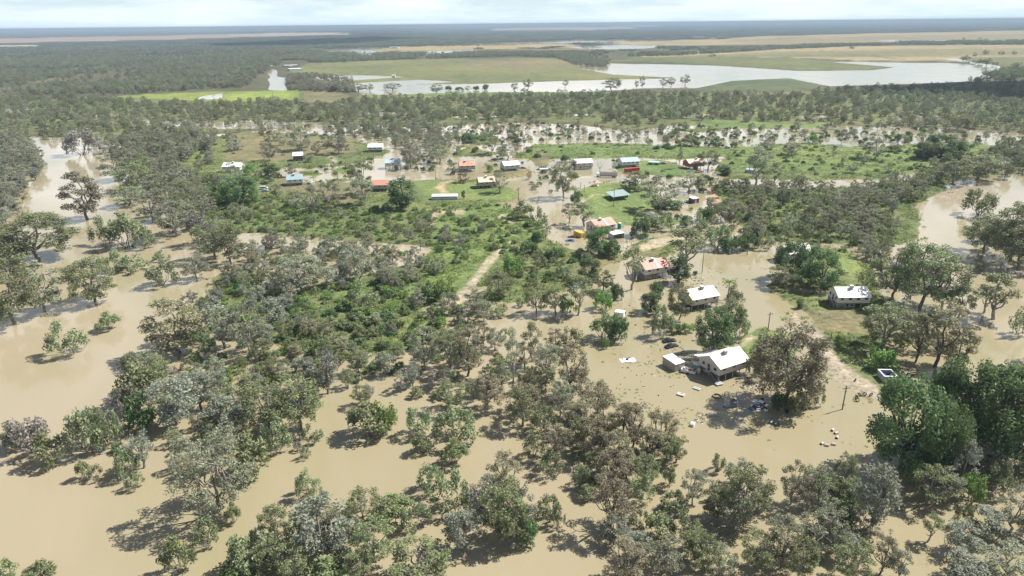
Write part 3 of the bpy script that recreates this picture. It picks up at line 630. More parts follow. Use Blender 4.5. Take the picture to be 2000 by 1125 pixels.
bd = empty('scrap_boat', (c[0] + L / 2 + 3.0, c[1] + 2.0, 0), yw - .25, label='upturned pale timber skiff of weathered boards right of the roofless shed', cat='boat')
MB().add([(-2.6, -1.0, 0), (1.8, -1.0, 0), (3.0, 0, .1), (1.8, 1.0, 0), (-2.6, 1.0, 0), (-2.5, -.5, .9), (1.4, -.5, .85), (2.3, 0, .7), (1.4, .5, .85), (-2.5, .5, .9)], [(0, 1, 6, 5), (1, 2, 7, 6), (2, 3, 8, 7), (3, 4, 9, 8), (4, 0, 5, 9), (5, 6, 7, 8, 9)]).build('hull', painted('weathered_white', (0.62, 0.55, 0.48), .8, .2, .4, 2.0), bd)
MB().box(-2.4, 2.2, -.06, .06, .85, 1.0).build('keel', M_timber, bd)

# ------------------------------------------------------------------ vehicles
CARP = {k: painted('car_paint_' + k, c, 0.25, 0.5, 0.1) for k, c in dict(black=(0.02, 0.025, 0.04), blue=(0.02, 0.16, 0.45), maroon=(0.10, 0.025, 0.03), white=(0.75, 0.75, 0.75), silver=(0.4, 0.42, 0.44), aqua=(0.32, 0.50, 0.56), grey=(0.16, 0.18, 0.2), green=(0.10, 0.14, 0.13), navy=(0.03, 0.05, 0.13)).items()}
M_lamp = painted('lamp_lens', (0.7, 0.7, 0.65), 0.2, 0.5, 0)
def car(px, yaw, paint, label, kind='sedan', sink=0.35, name=None):
    c = gnd(*px); z = max(-sink, ground_z(c[0], c[1]) - (0 if ground_z(c[0], c[1]) > .15 else sink))
    o = empty(name or ('ute' if kind == 'ute' else 'van' if kind == 'van' else 'car'), (c[0], c[1], z), yaw, label=label, cat='van' if kind == 'van' else 'car')
    prof = {'sedan': [(-2.3, .3), (2.3, .3), (2.35, .65), (2.2, .85), (1.0, .98), (-1.6, 1.02), (-2.3, .92), (-2.35, .6)],
            'ute': [(-2.5, .35), (2.3, .35), (2.4, .7), (2.25, .95), (1.2, 1.08), (-2.5, 1.08)],
            'van': [(-2.4, .3), (2.3, .3), (2.4, .8), (2.1, 1.15), (-2.4, 1.2)]}[kind]
    MB().prism(prof, -.88, .88, 'y').build('body', CARP[paint], o, bevel=.08)
    cab = {'sedan': [(1.05, .97), (.35, 1.42), (-1.05, 1.45), (-1.75, 1.0)], 'ute': [(1.25, 1.07), (.6, 1.62), (-.6, 1.66), (-.75, 1.07)], 'van': [(2.0, 1.16), (1.2, 1.95), (-2.3, 1.98), (-2.38, 1.19)]}[kind]
    MB().prism(cab, -.74, .74, 'y').build('cabin', CARP[paint], o, bevel=.06)
    cx = sum(p[0] for p in cab) / 4; cz = sum(p[1] for p in cab) / 4
    sm = [(cx + (p[0] - cx) * .84, cz + (p[1] - cz) * .72) for p in cab]
    for y0, y1 in ((-.765, -.742), (.742, .765)): MB().prism(sm, y0, y1, 'y').build('side_window', M_glass, o)
    def glass(p, q):
        n = np.array([q[1] - p[1], p[0] - q[0]], float); n /= np.hypot(*n); n *= .02 * (1 if n[0] * (p[0] - cx) > 0 else -1)
        P0, P1 = (p[0] * .9 + q[0] * .1 + n[0], p[1] * .9 + q[1] * .1 + n[1]), (p[0] * .1 + q[0] * .9 + n[0], p[1] * .1 + q[1] * .9 + n[1])
        MB().add([(P0[0], -.64, P0[1]), (P0[0], .64, P0[1]), (P1[0], .6, P1[1]), (P1[0], -.6, P1[1])], [(0, 1, 2, 3)]).build('windscreen', M_glass, o)
    glass(cab[0], cab[1]); glass(cab[3], cab[2])
    if kind == 'ute': MB().box(-2.35, -.85, -.75, .75, 1.085, 1.1).build('tray', M_dark, o)
    for x in (-1.4, 1.45):
        for y in (-.82, .82):
            w = MB().tube([(x, y - .1, .33), (x, y + .1, .33)], .33, 14).build('wheel', M_rubber, o)
            MB().tube([(x, y - .11, .33), (x, y + .11, .33)], .18, 10).build('hub_cap', M_steel, w)
    for y in (-.6, .6): MB().box(2.3, 2.37, y - .18, y + .18, .62, .78).build('headlight', M_lamp, o)
    return o
car((1307, 667), R_(18), 'black', 'dark sedan in shallow water, the rear one of two parked side by side', sink=.3)
car((1311.5, 677.5), R_(25), 'black', 'dark sedan in shallow water, the front one of two parked side by side', sink=.3)
car((1113, 470.5), R_(170), 'blue', 'bright blue car half under water in front of the yellow container', sink=.5)
car((1117.5, 463.5), R_(172), 'maroon', 'maroon car half under water between the blue car and the yellow container', sink=.45)
car((519, 375.5), R_(5), 'aqua', 'pale blue car parked beside the white van on the left lawn', sink=0)
car((516, 371), R_(8), 'white', 'white van parked beside the pale blue car on the left lawn', 'van', sink=0)
car((941, 305.5), R_(185), 'green', 'dark green car at the water edge behind the rusty roofed house', sink=.25)
car((953, 304), R_(12), 'silver', 'silver car right of the dark green one behind the rusty roofed house', sink=.25)
car((966, 311.5), R_(8), 'grey', 'grey ute standing in water behind the pale green house', 'ute', sink=.4)
car((980, 310), R_(4), 'aqua', 'light blue car under the round gum behind the pale green house', sink=.4)
car((1020.5, 318), R_(80), 'navy', 'dark navy car by the right end of the pale green house, upper of two', sink=.3)
car((1021.5, 329), R_(10), 'navy', 'dark navy car by the right end of the pale green house, lower of two', sink=.3)
car((1091, 318), R_(200), 'silver', 'silver ute in pale water beside the back street', 'ute', sink=.35)
car((1054, 330.5), R_(175), 'white', 'white ute hitched in front of the dark roofed caravan', 'ute', sink=.25)
car((1127, 344.5), R_(190), 'white', 'white car half under water behind the big round tree', sink=.5)
car((1198, 314), R_(100), 'black', 'black car on the flooded back lane left of the blue roofed house', sink=.3)
car((1207, 314.5), R_(95), 'navy', 'dark van tight against the left end of the large blue roofed house', 'van', sink=.2)
car((1344, 394.5), R_(15), 'aqua', 'teal car with white bonnet beside the small white roofed hut', sink=.2)
car((1295, 322.5), R_(5), 'grey', 'dark grey ute at the right end of the green shed', 'ute', sink=.1)
car((1478, 797), R_(200), 'navy', 'wrecked dark blue ute sunk in shade beneath the big gum', 'ute', sink=.75)
car((1484, 787), R_(130), 'white', 'small white car sunk to its windows under the big gum', sink=.8)
car((1247, 468), R_(0), 'grey', 'dark grey car in shade under the round green bush', sink=.3) if False else None
# caravan with a dark roof, boxes
def caravan(px, yaw, label, roofm, L=5.2, wallm=None):
    c = gnd(*px); o = empty('caravan', (c[0], c[1], ground_z(c[0], c[1])), yaw, label=label, cat='caravan')
    MB().prism([(-L / 2, .5), (L / 2 - .4, .5), (L / 2, 1.1), (L / 2 - .2, 2.3), (-L / 2 + .1, 2.35)], -1.15, 1.15, 'y').build('body', wallm or M_white, o, bevel=.1)
    MB().prism([(-L / 2 - .1, 2.36), (L / 2, 2.36), (L / 2 - .1, 2.5), (-L / 2, 2.5)], -1.25, 1.25, 'y').build('roof', roofm, o)
    for x in (-1.6, 0, 1.4): MB().box(x - .4, x + .4, -1.18, -1.145, 1.3, 1.9).build('window', M_glass, o)
    for y in (-1.05, 1.05): MB().tube([(-.3, y - .1, .35), (-.3, y + .1, .35)], .35, 12).build('wheel', M_rubber, o)
    MB().tube([(L / 2 - .2, 0, .55), (L / 2 + 1.2, 0, .5)], .06, 6).build('tow_bar', M_steel, o)
caravan((1060.5, 331), yaw_px((1050, 330), (1068, 329)), 'dark roofed white caravan behind the flatbed in the street', M_dark, 6.0)
caravan((1062, 336), yaw_px((1052, 337), (1068, 336)), 'white flat topped caravan in front of the dark roofed one', M_white, 5.8)
caravan((1210, 620), R_(160), 'small white caravan half hidden behind a bush in the floodwater', M_white, 3.4)
caravan((1864, 899), R_(40), 'grey box trailer beneath the large trees at lower right', M_steel, 4.0, WL['silver'])

# ------------------------------------------------------------------ poles
M_pole = painted('pole_timber', (0.12, 0.10, 0.085), 0.9, 0.1)
def pole(px, top, label, arm=True, lamp=False, rz=0.0, light=False):
    b = gnd(*px); h = 6.0
    for h in np.arange(2.5, 16, .05):
        if proj(b + np.array([0, 0, h]))[1] <= top: break
    z = 0
    o = empty('street_lamp' if lamp else 'power_pole', (b[0], b[1], z), rz, label=label, cat='street lamp' if lamp else 'power pole', group='timber power poles' if not lamp else None)
    MB().tube([(0, 0, -.6), (0, 0, h)], [.17, .12], 8).build('shaft', M_steel if lamp else M_pole, o)
    if arm:
        MB().box(-1.2, 1.2, -.18, -.07, h - .75, h - .6).build('cross_arm', M_pole, o)
        for x in (-1.1, -.4, .4, 1.1): MB().lathe([(.07, 0), (.09, .1), (.05, .2)], 8, (x, -.125, h - .6)).build('insulator', M_white, o)
    if lamp:
        MB().tube([(0, 0, h - .1), (-.8, 0, h + .15)], .05, 6).build('lamp_arm', M_steel, o)
        MB().box(-1.3, -.75, -.12, .12, h + .1, h + .22).build('lamp_head', M_white, o)
pole((1645, 799.6), 754, 'dark power pole with a cross arm beside the scattered tyres', rz=.2)
pole((1371, 533), 489, 'tall power pole with a cross arm in water above the pale yellow roof', rz=.1)
pole((1499, 651), 610, 'power pole at the upper edge of the green patch above the nearest house', rz=.4)
pole((1479.5, 688), 648, 'bare power pole on the green patch right of the nearest house roof', arm=False)
pole((851, 352), 326, 'bare pole standing in the flooded street left of the rusty roof', arm=False)
pole((1013, 393), 366, 'slim power pole at the lawn edge left of the street junction', arm=True)
pole((660, 333), 307, 'bare pole on the grass strip left of the bus shelter', arm=False) if False else None
pole((565, 336), 314, 'slim pole beside the street behind the teal roofed house', arm=False)
pole((661, 360), 336, 'slim pole at the lawn edge left of the orange roof', arm=True)
pole((730, 318), 300, 'short pole behind the blue roofed house on the left', arm=False)
pole((1198.5, 405), 368, 'pale pole in front of the park shelter', arm=False)
pole((1542, 578), 548, 'slim pole on the green bank left of the lone white roofed house', arm=False)
pole((1619, 682), 650, 'thin leaning stick of a pole in the scrub below the lone white house', arm=False)
pole((1250, 462), 445, 'grey street lamp beside the round green bush', arm=False, lamp=True)
pole((1459, 498), 477, 'slim pole in water beside two round green bushes', arm=False)
pole((1072, 361), 346, 'slim grey post left of the big round tree', arm=False)
pole((1134, 369), 356, 'slim post on the park edge, upper of two', arm=False)
pole((1141, 376), 361, 'slim post on the park edge, lower of two', arm=False)
pole((535, 201), 171, 'lone tall pole in the bright green field beyond the village', arm=False)
pole((1372, 376), 352, 'slim pole at the top of the concrete path', arm=False)
pole((1412, 338), 318, 'slim pole behind the dark bushes right of the salmon roof', arm=False)
pole((1692, 352), 332, 'slim leaning pole in the bright grass at right', arm=False)

# ------------------------------------------------------------------ fences
def fence(pts, label, hgt=1.25, step=2.6, rails=3):
    p = [gnd(*q) for q in pts]; c = sum(p) / len(p); o = empty('wire_fence', (c[0], c[1], 0), 0, label=label, cat='fence')
    w = [MB() for _ in range(rails)]
    for a, b_ in zip(p[:-1], p[1:]):
        n = max(1, int(np.linalg.norm(b_ - a) / step))
        for i in range(n + 1):
            q = a + (b_ - a) * i / n - c; MB().tube([(q[0], q[1], -.3), (q[0], q[1], hgt)], .06, 5).build('post', M_timber, o)
        for k in range(rails): w[k].tube([tuple(a - c + np.array([0, 0, hgt * (k + .8) / rails])), tuple(b_ - c + np.array([0, 0, hgt * (k + .8) / rails]))], .022, 4)
    for k in range(rails): w[k].build('wire', M_steel, o)
fence([(1001,386), (1022,398), (1049,399), (1052,386)], 'slim wire fence round the flooded corner lot at the street junction')
fence([(1140,424), (1200,436), (1262,441)], 'wire fence along the lower edge of the park lawn')
fence([(1218,484), (1262,470), (1290,462)], 'wire fence along the grass strip below the street lamp')
fence([(845,395), (905,397), (985,396)], 'wire fence below the long white shed on the lawn')
fence([(1560,600), (1600,618), (1640,628)], 'low wire fence in the grass below the lone white house')
# ------------------------------------------------------------------ things adrift
def tyre(px, label, tilt=0.0, rz=0.0, r=.42, group='old tyres by the flooded track'):
    c = gnd(*px); n, k = 18, 8; mb = MB(); w = .13
    for i in range(n):
        t = 2 * math.pi * i / n
        for j in range(k):
            p = 2 * math.pi * j / k; rr = r - .12 + .12 * math.cos(p); mb.v.append((rr * math.cos(t), rr * math.sin(t), w * math.sin(p)))
    mb.f = [(i * k + j, ((i + 1) % n) * k + j, ((i + 1) % n) * k + (j + 1) % k, i * k + (j + 1) % k) for i in range(n) for j in range(k)]
    o = mb.build('tyre', M_rubber, smooth=True); o.location = (c[0], c[1], .15 + r * math.sin(tilt) * .8); o.rotation_euler = (tilt, 0, rz); tag(o, label, 'tyre', group)
for i, (px, t, lab) in enumerate([((1674,784), .9, 'dark tyre, lowest of the curved heap left of the big green trees'), ((1671.5,780), 1.2, 'dark tyre on the left bulge of the curved heap of tyres'), ((1673,776.5), .7, 'dark tyre in the middle of the curved heap of tyres'), ((1678,773), 1.0, 'dark tyre at the upper end of the curved heap of tyres'),
        ((1688,773), 1.35, 'upright dark tyre, left of the pair beside the tyre heap'), ((1700.5,774), 1.35, 'upright dark tyre, right of the pair beside the tyre heap'), ((1669.5,746), 1.3, 'lone dark tyre on the grass verge below the lone white house')]):
    tyre(px, lab, t, i * .7, .6)
M_pinkw = painted('pale_plastic', (0.55, 0.49, 0.45), 0.6, .2, .4, 2.0)
def drum(px, label, rz, lie=True):
    c = gnd(*px); o = empty('drum', (c[0], c[1], .12), rz, label=label, cat='drum', group='pale drums adrift near the big green trees')
    MB().tube([(-.45, 0, .1), (.45, 0, .1)], .33, 14).build('barrel', M_pinkw, o); MB().tube([(-.47, 0, .1), (-.453, 0, .1)], .28, 14).build('end_cap', M_rubber, o)
for px, lab, rz in (((1626,841), 'pale drum afloat, uppermost of the short column', .8), ((1633,847), 'pale drum afloat, second down in the short column', .3), ((1634.5,855.5), 'pale drum afloat with a dark end, lowest of the short column', 1.0), ((1606,867.5), 'dark ended drum left of the low row of floating drums', .4), ((1614.5,871), 'pale drum in the middle of the low floating row', 2.7), ((1628,869), 'greyish drum at the right of the low floating row', 2.9)): drum(px, lab, rz)
def raft(px, rz, L, Wd, mat, label, name='board', cat='board', hole=False, th=.12, z=.03):
    c = gnd(*px); o = empty(name, (c[0], c[1], z), rz, label=label, cat=cat)
    if hole:
        t = .35
        MB().box(-L/2, L/2, -Wd/2, -Wd/2 + t, 0, .35).box(-L/2, L/2, Wd/2 - t, Wd/2, 0, .35).box(-L/2, -L/2 + t, -Wd/2 + t, Wd/2 - t, 0, .35).box(L/2 - t, L/2, -Wd/2 + t, Wd/2 - t, 0, .35).build('rim', mat, o)
        MB().box(-L/2 + t, L/2 - t, -.12, .12, .02, .3).build('crossbar', M_white, o)
    else:
        MB().box(-L/2, L/2, -Wd/2, Wd/2, 0, th).build('panel', mat, o, bevel=.03); MB().box(-L/2 + .1, L/2 - .1, -.04, .04, th + .002, th + .05).build('batten', M_timber, o)
    return o
raft((1330,771.5), -.6, 2.2, 1.5, M_pinkw, 'pale floating frame with a dark hollow middle below the nearest house', 'floating_frame', 'frame', True)
raft((1452,836.5), -.55, 2.4, .7, M_pinkw, 'pale board adrift below the sunken drums', 'board')
raft((1364,698), .3, 2.0, 1.1, M_white, 'white sheet lying between the dark cars and the nearest house', 'board') if False else None
raft((1361,760), -.7, 2.2, 1.2, painted('aqua_sheet', (.4, .45, .45), .6), 'white and grey panel in the shadow at the foot of the nearest house', 'panel', th=.3)
raft((1404,751), .35, 2.4, 1.6, WL['silver'], 'grey panel leaning at the foot of the nearest house stair', 'panel', th=.15, z=.3)
c = gnd(1226, 703.5)
o = empty('mattress_heap', (c[0], c[1], 0), .15, label='heap of crumpled white sheeting adrift in open water left of the small shed', cat='sheeting')
mb = MB(); rg = random.Random(4)
for i in range(10):
    for j in range(6): mb.v.append(((i - 4.5) * .55, (j - 2.5) * .5, .05 + max(0, rg.gauss(.28, .25)) * (0 < i < 9 and 0 < j < 5)))
mb.f = [(i * 6 + j, (i + 1) * 6 + j, (i + 1) * 6 + j + 1, i * 6 + j + 1) for i in range(9) for j in range(5)]
mb.build('sheet', M_white, o); MB().obox((.2, .2, .35), 1.6, .5, .5, .4).build('bundle', CARP['navy'], o)
c = gnd(1352.5, 830.5)
o = empty('cool_box', (c[0], c[1], -.1), 1.1, label='white cool box afloat alone in open water below the frame', cat='cool box')
MB().box(-.9, .9, -.5, .5, 0, .65).build('box', M_white, o, bevel=.06); MB().box(-.92, .0, -.52, .52, .652, .78).build('lid', M_steel, o, bevel=.04)
c = gnd(1400, 774.5); mb = MB(); n, k, r = 28, 6, 1.15
for i in range(n):
    t = 2 * math.pi * i / n
    for j in range(k): p_ = 2 * math.pi * j / k; rr = r + .07 * math.cos(p_); mb.v.append((rr * math.cos(t), rr * math.sin(t), .22 + .22 * math.sin(p_)))
mb.f = [(i * k + j, ((i + 1) % n) * k + j, ((i + 1) % n) * k + (j + 1) % k, i * k + (j + 1) % k) for i in range(n) for j in range(k)]
o = mb.build('tank_ring', M_timber, smooth=True); o.location = (c[0], c[1], 0); tag(o, 'rusty ring of a sunken tank rising from the water below the nearest house', 'ring')
c = gnd(1512.5, 828); o = empty('dinghy', (c[0], c[1], 0), -.65, label='dark dinghy moored at the edge of the gum shadow', cat='boat')
MB().add([(-1.6, -.6, .5), (1.2, -.6, .5), (2.0, 0, .55), (1.2, .6, .5), (-1.6, .6, .5), (-1.5, -.4, -.05), (1.0, -.4, -.05), (1.5, 0, .05), (1.0, .4, -.05), (-1.5, .4, -.05)], [(5, 6, 1, 0), (6, 7, 2, 1), (7, 8, 3, 2), (8, 9, 4, 3), (9, 5, 0, 4), (9, 8, 7, 6, 5)]).build('hull', CARP['grey'], o)
for x in (-.8, .4): MB().box(x - .15, x + .15, -.58, .58, .38, .44).build('bench', M_steel, o)
def bin_(px, label, mat, w=1.0, h=1.3, rz=.3, z=-.3, name='storage_bin', cat='bin'):
    c = gnd(*px); o = empty(name, (c[0], c[1], z), rz, label=label, cat=cat)
    MB().lathe([(w * .46, 0), (w * .5, h * .1), (w * .5, h), (w * .42, h + .08)], 14).build('drum_body', mat, o, smooth=False); MB().lathe([(w * .43, h + .081), (w * .43, h + .14), (.02, h + .18)], 14).build('lid', M_rubber, o)
M_bin = painted('blue_grey_plastic', (0.16, 0.18, 0.21), .6)
bin_((1432.5, 793), 'large blue grey tank half sunk left of the wrecked ute', M_bin, 2.0, 1.9)
raft((1421, 793), .2, 1.9, 1.3, WL['silver'], 'grey crate lid afloat left of the large blue grey tank', 'crate', 'crate', th=.5)
bin_((1496, 802), 'white washing machine standing in the shallows beneath the big gum', M_white, 1.0, .9, name='washing_machine', cat='machine')
bin_((1452, 757), 'white drum with a dark base among the rubbish right of the nearest house', M_white, .9, .9)
bin_((1537, 806), 'small dark barrel on the shore below the weedy island', M_rubber, .8, 1.0)
bin_((1488.5, 783), 'rusty brown barrel beside the sunken white car', painted('rust', (.2, .06, .03), .8), .9, 1.0)
raft((1391, 810), .1, 2.2, 1.0, M_pinkw, 'pale half sunk panel right of the patch of floating litter', 'panel')
# junk trailer beside the nearest house
c = gnd(1345, 727); o = empty('junk_trailer', (c[0], c[1], -.2), R_(-28), label='trailer heaped with junk between the small shed and the green tank', cat='trailer')
MB().box(-2.2, 2.2, -1.1, -1.0, .5, 1.3).box(-2.2, 2.2, 1.0, 1.1, .5, 1.3).box(-2.2, -2.1, -1.0, 1.0, .5, 1.3).box(2.1, 2.2, -1.0, 1.0, .5, 1.3).box(-2.1, 2.1, -1.0, 1.0, .4, .5).build('tray', M_white, o)
rg = random.Random(9)
for k in range(14): MB().obox((rg.uniform(-1.8, 1.8), rg.uniform(-.8, .8), rg.uniform(.8, 1.5)), rg.uniform(.3, 1.1), rg.uniform(.2, .6), rg.uniform(.15, .5), rg.uniform(0, 3), rg.uniform(-.5, .5)).build('junk', rg.choice([M_timber, M_redp, M_white, M_dark, M_yellow]), o)
for y in (-1.2, 1.2): MB().tube([(0, y - .1, .3), (0, y + .1, .3)], .36, 12).build('wheel', M_rubber, o)
# highway sign board and small cart in the street
c = gnd(1031, 352); o = empty('road_barrier', (c[0], c[1], 0), 0, label='red and white road barrier standing in the flooded street junction', cat='barrier')
MB().box(-1.6, 1.6, -.06, .06, .7, 1.1).build('board', painted('barrier_red', (.55, .08, .06), .5), o)
for x in (-1.2, 1.2): MB().box(x - .05, x + .05, -.3, .3, -.3, .7).build('foot', M_white, o)
# two grey dumped sheets: veranda awning of the nearest house etc. are parts; wheelie bin on the park lawn
bin_((1057, 360.5), 'green wheelie bin at the lawn corner left of the big round tree', M_greenp, 1.2, 1.3, name='wheelie_bin', cat='bin', z=0)
# rubble and flood litter: countless scraps
rg = np.random.default_rng(5); mb = MB()
def litter(cx, cy, sx, sy, n, s0, s1):
    for k in range(n):
        x, y = rg.normal(cx, sx), rg.normal(cy, sy); c = gnd(x, y); s = rg.uniform(s0, s1)
        mb.obox((c[0], c[1], rg.uniform(.0, .12)), s * rg.uniform(.8, 2.5), s * rg.uniform(.4, 1.0), rg.uniform(.05, .25), rg.uniform(0, 3.1), rg.uniform(-.25, .25))
litter(1372, 817, 10, 6, 45, .1, .4); litter(1465, 750, 16, 8, 130, .1, .42); litter(1240, 720, 22, 16, 25, .15, .5); litter(1330, 690, 18, 8, 50, .15, .6); litter(1260, 640, 40, 20, 60, .15, .5); litter(1350, 545, 25, 8, 70, .15, .6); litter(1100, 440, 14, 6, 40, .2, .6); litter(1290, 710, 30, 25, 30, .1, .3)
litter(1380, 560, 25, 6, 30, .2, .7); litter(1650, 700, 30, 15, 60, .15, .5); litter(1770, 728, 14, 6, 60, .2, .6)
mm = [M_timber, M_timber, M_dark, M_pinkw]
o = mb.build('flood_litter', M_timber, mats=mm, midx=list(np.repeat(rg.integers(0, 8, len(mb.f) // 6 + 1) % 4, 6)[:len(mb.f)])); tag(o, kind='stuff')

# ------------------------------------------------------------------ trees, shrubs
LEAF = dict(grey=leaf_mat('leaf_grey_green', (0.228, 0.248, 0.162), (0.34, 0.36, 0.25)), olive=leaf_mat('leaf_olive', (0.185, 0.220, 0.105), (0.30, 0.335, 0.17)),
            silver=leaf_mat('leaf_silver', (0.240, 0.262, 0.200), (0.33, 0.36, 0.28)), dark=leaf_mat('leaf_dark_green', (0.110, 0.172, 0.070), (0.19, 0.275, 0.112)),
            bright=leaf_mat('leaf_bright_green', (0.165, 0.268, 0.072), (0.28, 0.40, 0.12)), brown=leaf_mat('leaf_brownish', (0.245, 0.232, 0.148), (0.36, 0.33, 0.22)),
            tan=leaf_mat('leaf_tan_olive', (0.255, 0.252, 0.150), (0.36, 0.345, 0.22)), purple=leaf_mat('leaf_purple_grey', (0.245, 0.228, 0.200), (0.34, 0.315, 0.285)), wet=leaf_mat('leaf_shrub_grey_green', (0.205, 0.248, 0.130), (0.33, 0.375, 0.21)),
            deep=leaf_mat('leaf_deep_green', (0.072, 0.115, 0.052), (0.14, 0.20, 0.09)), grass=leaf_mat('grass_blade', (0.158, 0.210, 0.064), (0.26, 0.32, 0.10), 0.3, 0.3),
            far=leaf_mat('leaf_far_wood', (0.125, 0.142, 0.105), (0.20, 0.22, 0.165)))
BARK = dict(pale=bark_mat('bark_pale', (0.20, 0.17, 0.14), (0.48, 0.43, 0.38)), dark=bark_mat('bark_dark', (0.05, 0.04, 0.035), (0.14, 0.11, 0.09)), grey=bark_mat('bark_grey', (0.12, 0.10, 0.09), (0.26, 0.23, 0.20)))
def leaf_cloud(rng, C_, size, elong=2.0, flat=0.0):
    n = len(C_)
    a = rng.normal(size=(n, 3)); a[:, 2] *= .55; a /= np.linalg.norm(a, axis=1)[:, None] + 1e-9
    b = rng.normal(size=(n, 3)); b[:, 2] *= .55; b -= (b * a).sum(1)[:, None] * a; b /= np.linalg.norm(b, axis=1)[:, None] + 1e-9
    s = (size * rng.uniform(.6, 1.35, n))[:, None]; w = s / elong
    v = np.stack([C_ - a * s / 2 - b * w * .25, C_ + b * w / 2, C_ + a * s / 2 + b * w * .2, C_ - b * w / 2 ], 1)
    return v.reshape(-1, 3), np.arange(n * 4).reshape(n, 4)
def lobe_pts(rng, c, r, n):
    d = rng.normal(size=(n, 3)); d /= np.linalg.norm(d, axis=1)[:, None]
    u = rng.uniform(0, 1, n) ** 0.42
    return np.asarray(c) + d * u[:, None] * np.asarray(r)
def limb(mb, p, q, r0, r1, rng, n=4, sag=.08, sides=5):
    p, q = np.array(p, float), np.array(q, float); L = np.linalg.norm(q - p); pts = []
    for i in range(n + 1):
        t = i / n; o = rng.normal(size=3) * L * sag * math.sin(math.pi * t); pts.append(p + (q - p) * t + o)
    mb.tube(pts, [r0 + (r1 - r0) * i / n for i in range(n + 1)], sides, cap=False); return pts
def gen_gum(seed, Hh=12.0, R=4.6, lobes=46, per=135, ls=.40, z0=.07, fork=.18, open_=0.0, tall=1.0, twin=False, lr=(.65, 1.2)):
    rng = np.random.default_rng(seed); mb = MB(); C_ = []
    base = np.zeros(3); fk = np.array([rng.normal(0, .35), rng.normal(0, .35), Hh * fork]); limb(mb, base - [0, 0, .8], fk, .30, .22, rng, 3, .03, 6)
    nl = rng.integers(5, 8); mids = []
    for i in range(nl):
        t = 2 * math.pi * (i + rng.uniform(-.3, .3)) / nl; rad = R * rng.uniform(.30, .60); z = Hh * rng.uniform(.36, .66)
        if i == 0: rad *= .3; z = Hh * .75
        q = np.array([rad * math.cos(t), rad * math.sin(t), z]); limb(mb, fk, q, .17, .08, rng, 4, .06); mids.append(q)
    for i in range(lobes):
        el = math.asin(rng.uniform(-.95, 1.0)); t = rng.uniform(0, 2 * math.pi); f = rng.uniform(.55, .92)
        zc, rz = Hh * (z0 + 1) / 2, Hh * (1 - z0) / 2
        c = np.array([R * f * math.cos(el) * math.cos(t), R * f * math.cos(el) * math.sin(t), zc + rz * f * math.sin(el)])
        if open_ and rng.uniform() < open_: continue
        r = rng.uniform(*lr); C_.append(lobe_pts(rng, c, (r, r, r * .72), int(per * (r / 1.15) ** 2)))
        m = min(mids, key=lambda p: np.linalg.norm(p - c)); limb(mb, m, c, .075, .02, rng, 3, .08, 4)
    return mb, np.concatenate(C_), ls
def gen_dense(seed, Hh=9.0, R=4.6, lobes=36, per=230, ls=.36):
    rng = np.random.default_rng(seed); mb = MB(); C_ = []
    fk = np.array([0, 0, Hh * .22]); limb(mb, [0, 0, -.6], fk, .4, .3, rng, 3, .02, 6)
    for i in range(lobes):
        el = math.asin(rng.uniform(-.9, 1.0)); t = rng.uniform(0, 2 * math.pi); f = rng.uniform(.66, .88)
        c = np.array([R * f * math.cos(el) * math.cos(t), R * f * math.cos(el) * math.sin(t), Hh * .50 + Hh * .50 * f * math.sin(el)])
        r = rng.uniform(.8, 1.45); C_.append(lobe_pts(rng, c, (r, r, r * .85), int(per * (r / 1.15) ** 2)))
        if i % 3 == 0: limb(mb, fk, c, .16, .03, rng, 3, .06, 4)
    return mb, np.concatenate(C_), ls
def gen_shrub(seed, Hh=4.0, R=2.3, stems=11, lobes=22, per=60, ls=.36, flare=1.0):
    """many stems flaring out of the water"""
    rng = np.random.default_rng(seed); mb = MB(); C_ = []
    for i in range(lobes):
        t = rng.uniform(0, 2 * math.pi); f = math.sqrt(rng.uniform(0.02, 1)); h = Hh * (1 - .55 * f * f) * rng.uniform(.55, 1.0)
        q = np.array([R * f * flare * math.cos(t), R * f * flare * math.sin(t), h])
        if i < stems: limb(mb, [rng.normal(0, .18), rng.normal(0, .18), -.4], q, .055, .015, rng, 4, .07, 4)
        r = rng.uniform(.45, .8); C_.append(lobe_pts(rng, q - np.array([0, 0, r * .3]), (r, r, r * 1.05), int(per * (r / .6) ** 2)))
    return mb, np.concatenate(C_), ls
def gen_bush(seed, Hh=2.6, R=2.0, lobes=20, per=60, ls=.32):
    rng = np.random.default_rng(seed); mb = MB(); C_ = []
    for i in range(lobes):
        el = math.asin(rng.uniform(-.05, 1)); t = rng.uniform(0, 2 * math.pi); f = rng.uniform(.5, .85)
        c = np.array([R * f * math.cos(el) * math.cos(t), R * f * math.cos(el) * math.sin(t), Hh * (.22 + .66 * f * math.sin(el))])
        r = rng.uniform(.4, .75); C_.append(lobe_pts(rng, c, (r, r, r * .8), int(per * (r / .58) ** 2)))
        if i < 6: limb(mb, [0, 0, -.3], c, .05, .015, rng, 3, .05, 4)
    return mb, np.concatenate(C_), ls
def gen_narrow(seed, Hh=10.0, R=2.0, lobes=30, per=120, ls=.42):
    rng = np.random.default_rng(seed); mb = MB(); C_ = []
    limb(mb, [0, 0, -.6], [0, 0, Hh * .9], .22, .04, rng, 6, .01, 6)
    for i in range(lobes):
        z = rng.uniform(.12, .96); t = rng.uniform(0, 2 * math.pi); rr = R * min(1, 2.4 * (1.02 - z)) * min(1, .5 + z * 1.6) * rng.uniform(.4, .8)
        c = np.array([rr * math.cos(t), rr * math.sin(t), Hh * z]); r = rng.uniform(.6, 1.0); C_.append(lobe_pts(rng, c, (r, r, r * 1.2), int(per * r * r)))
    return mb, np.concatenate(C_), ls
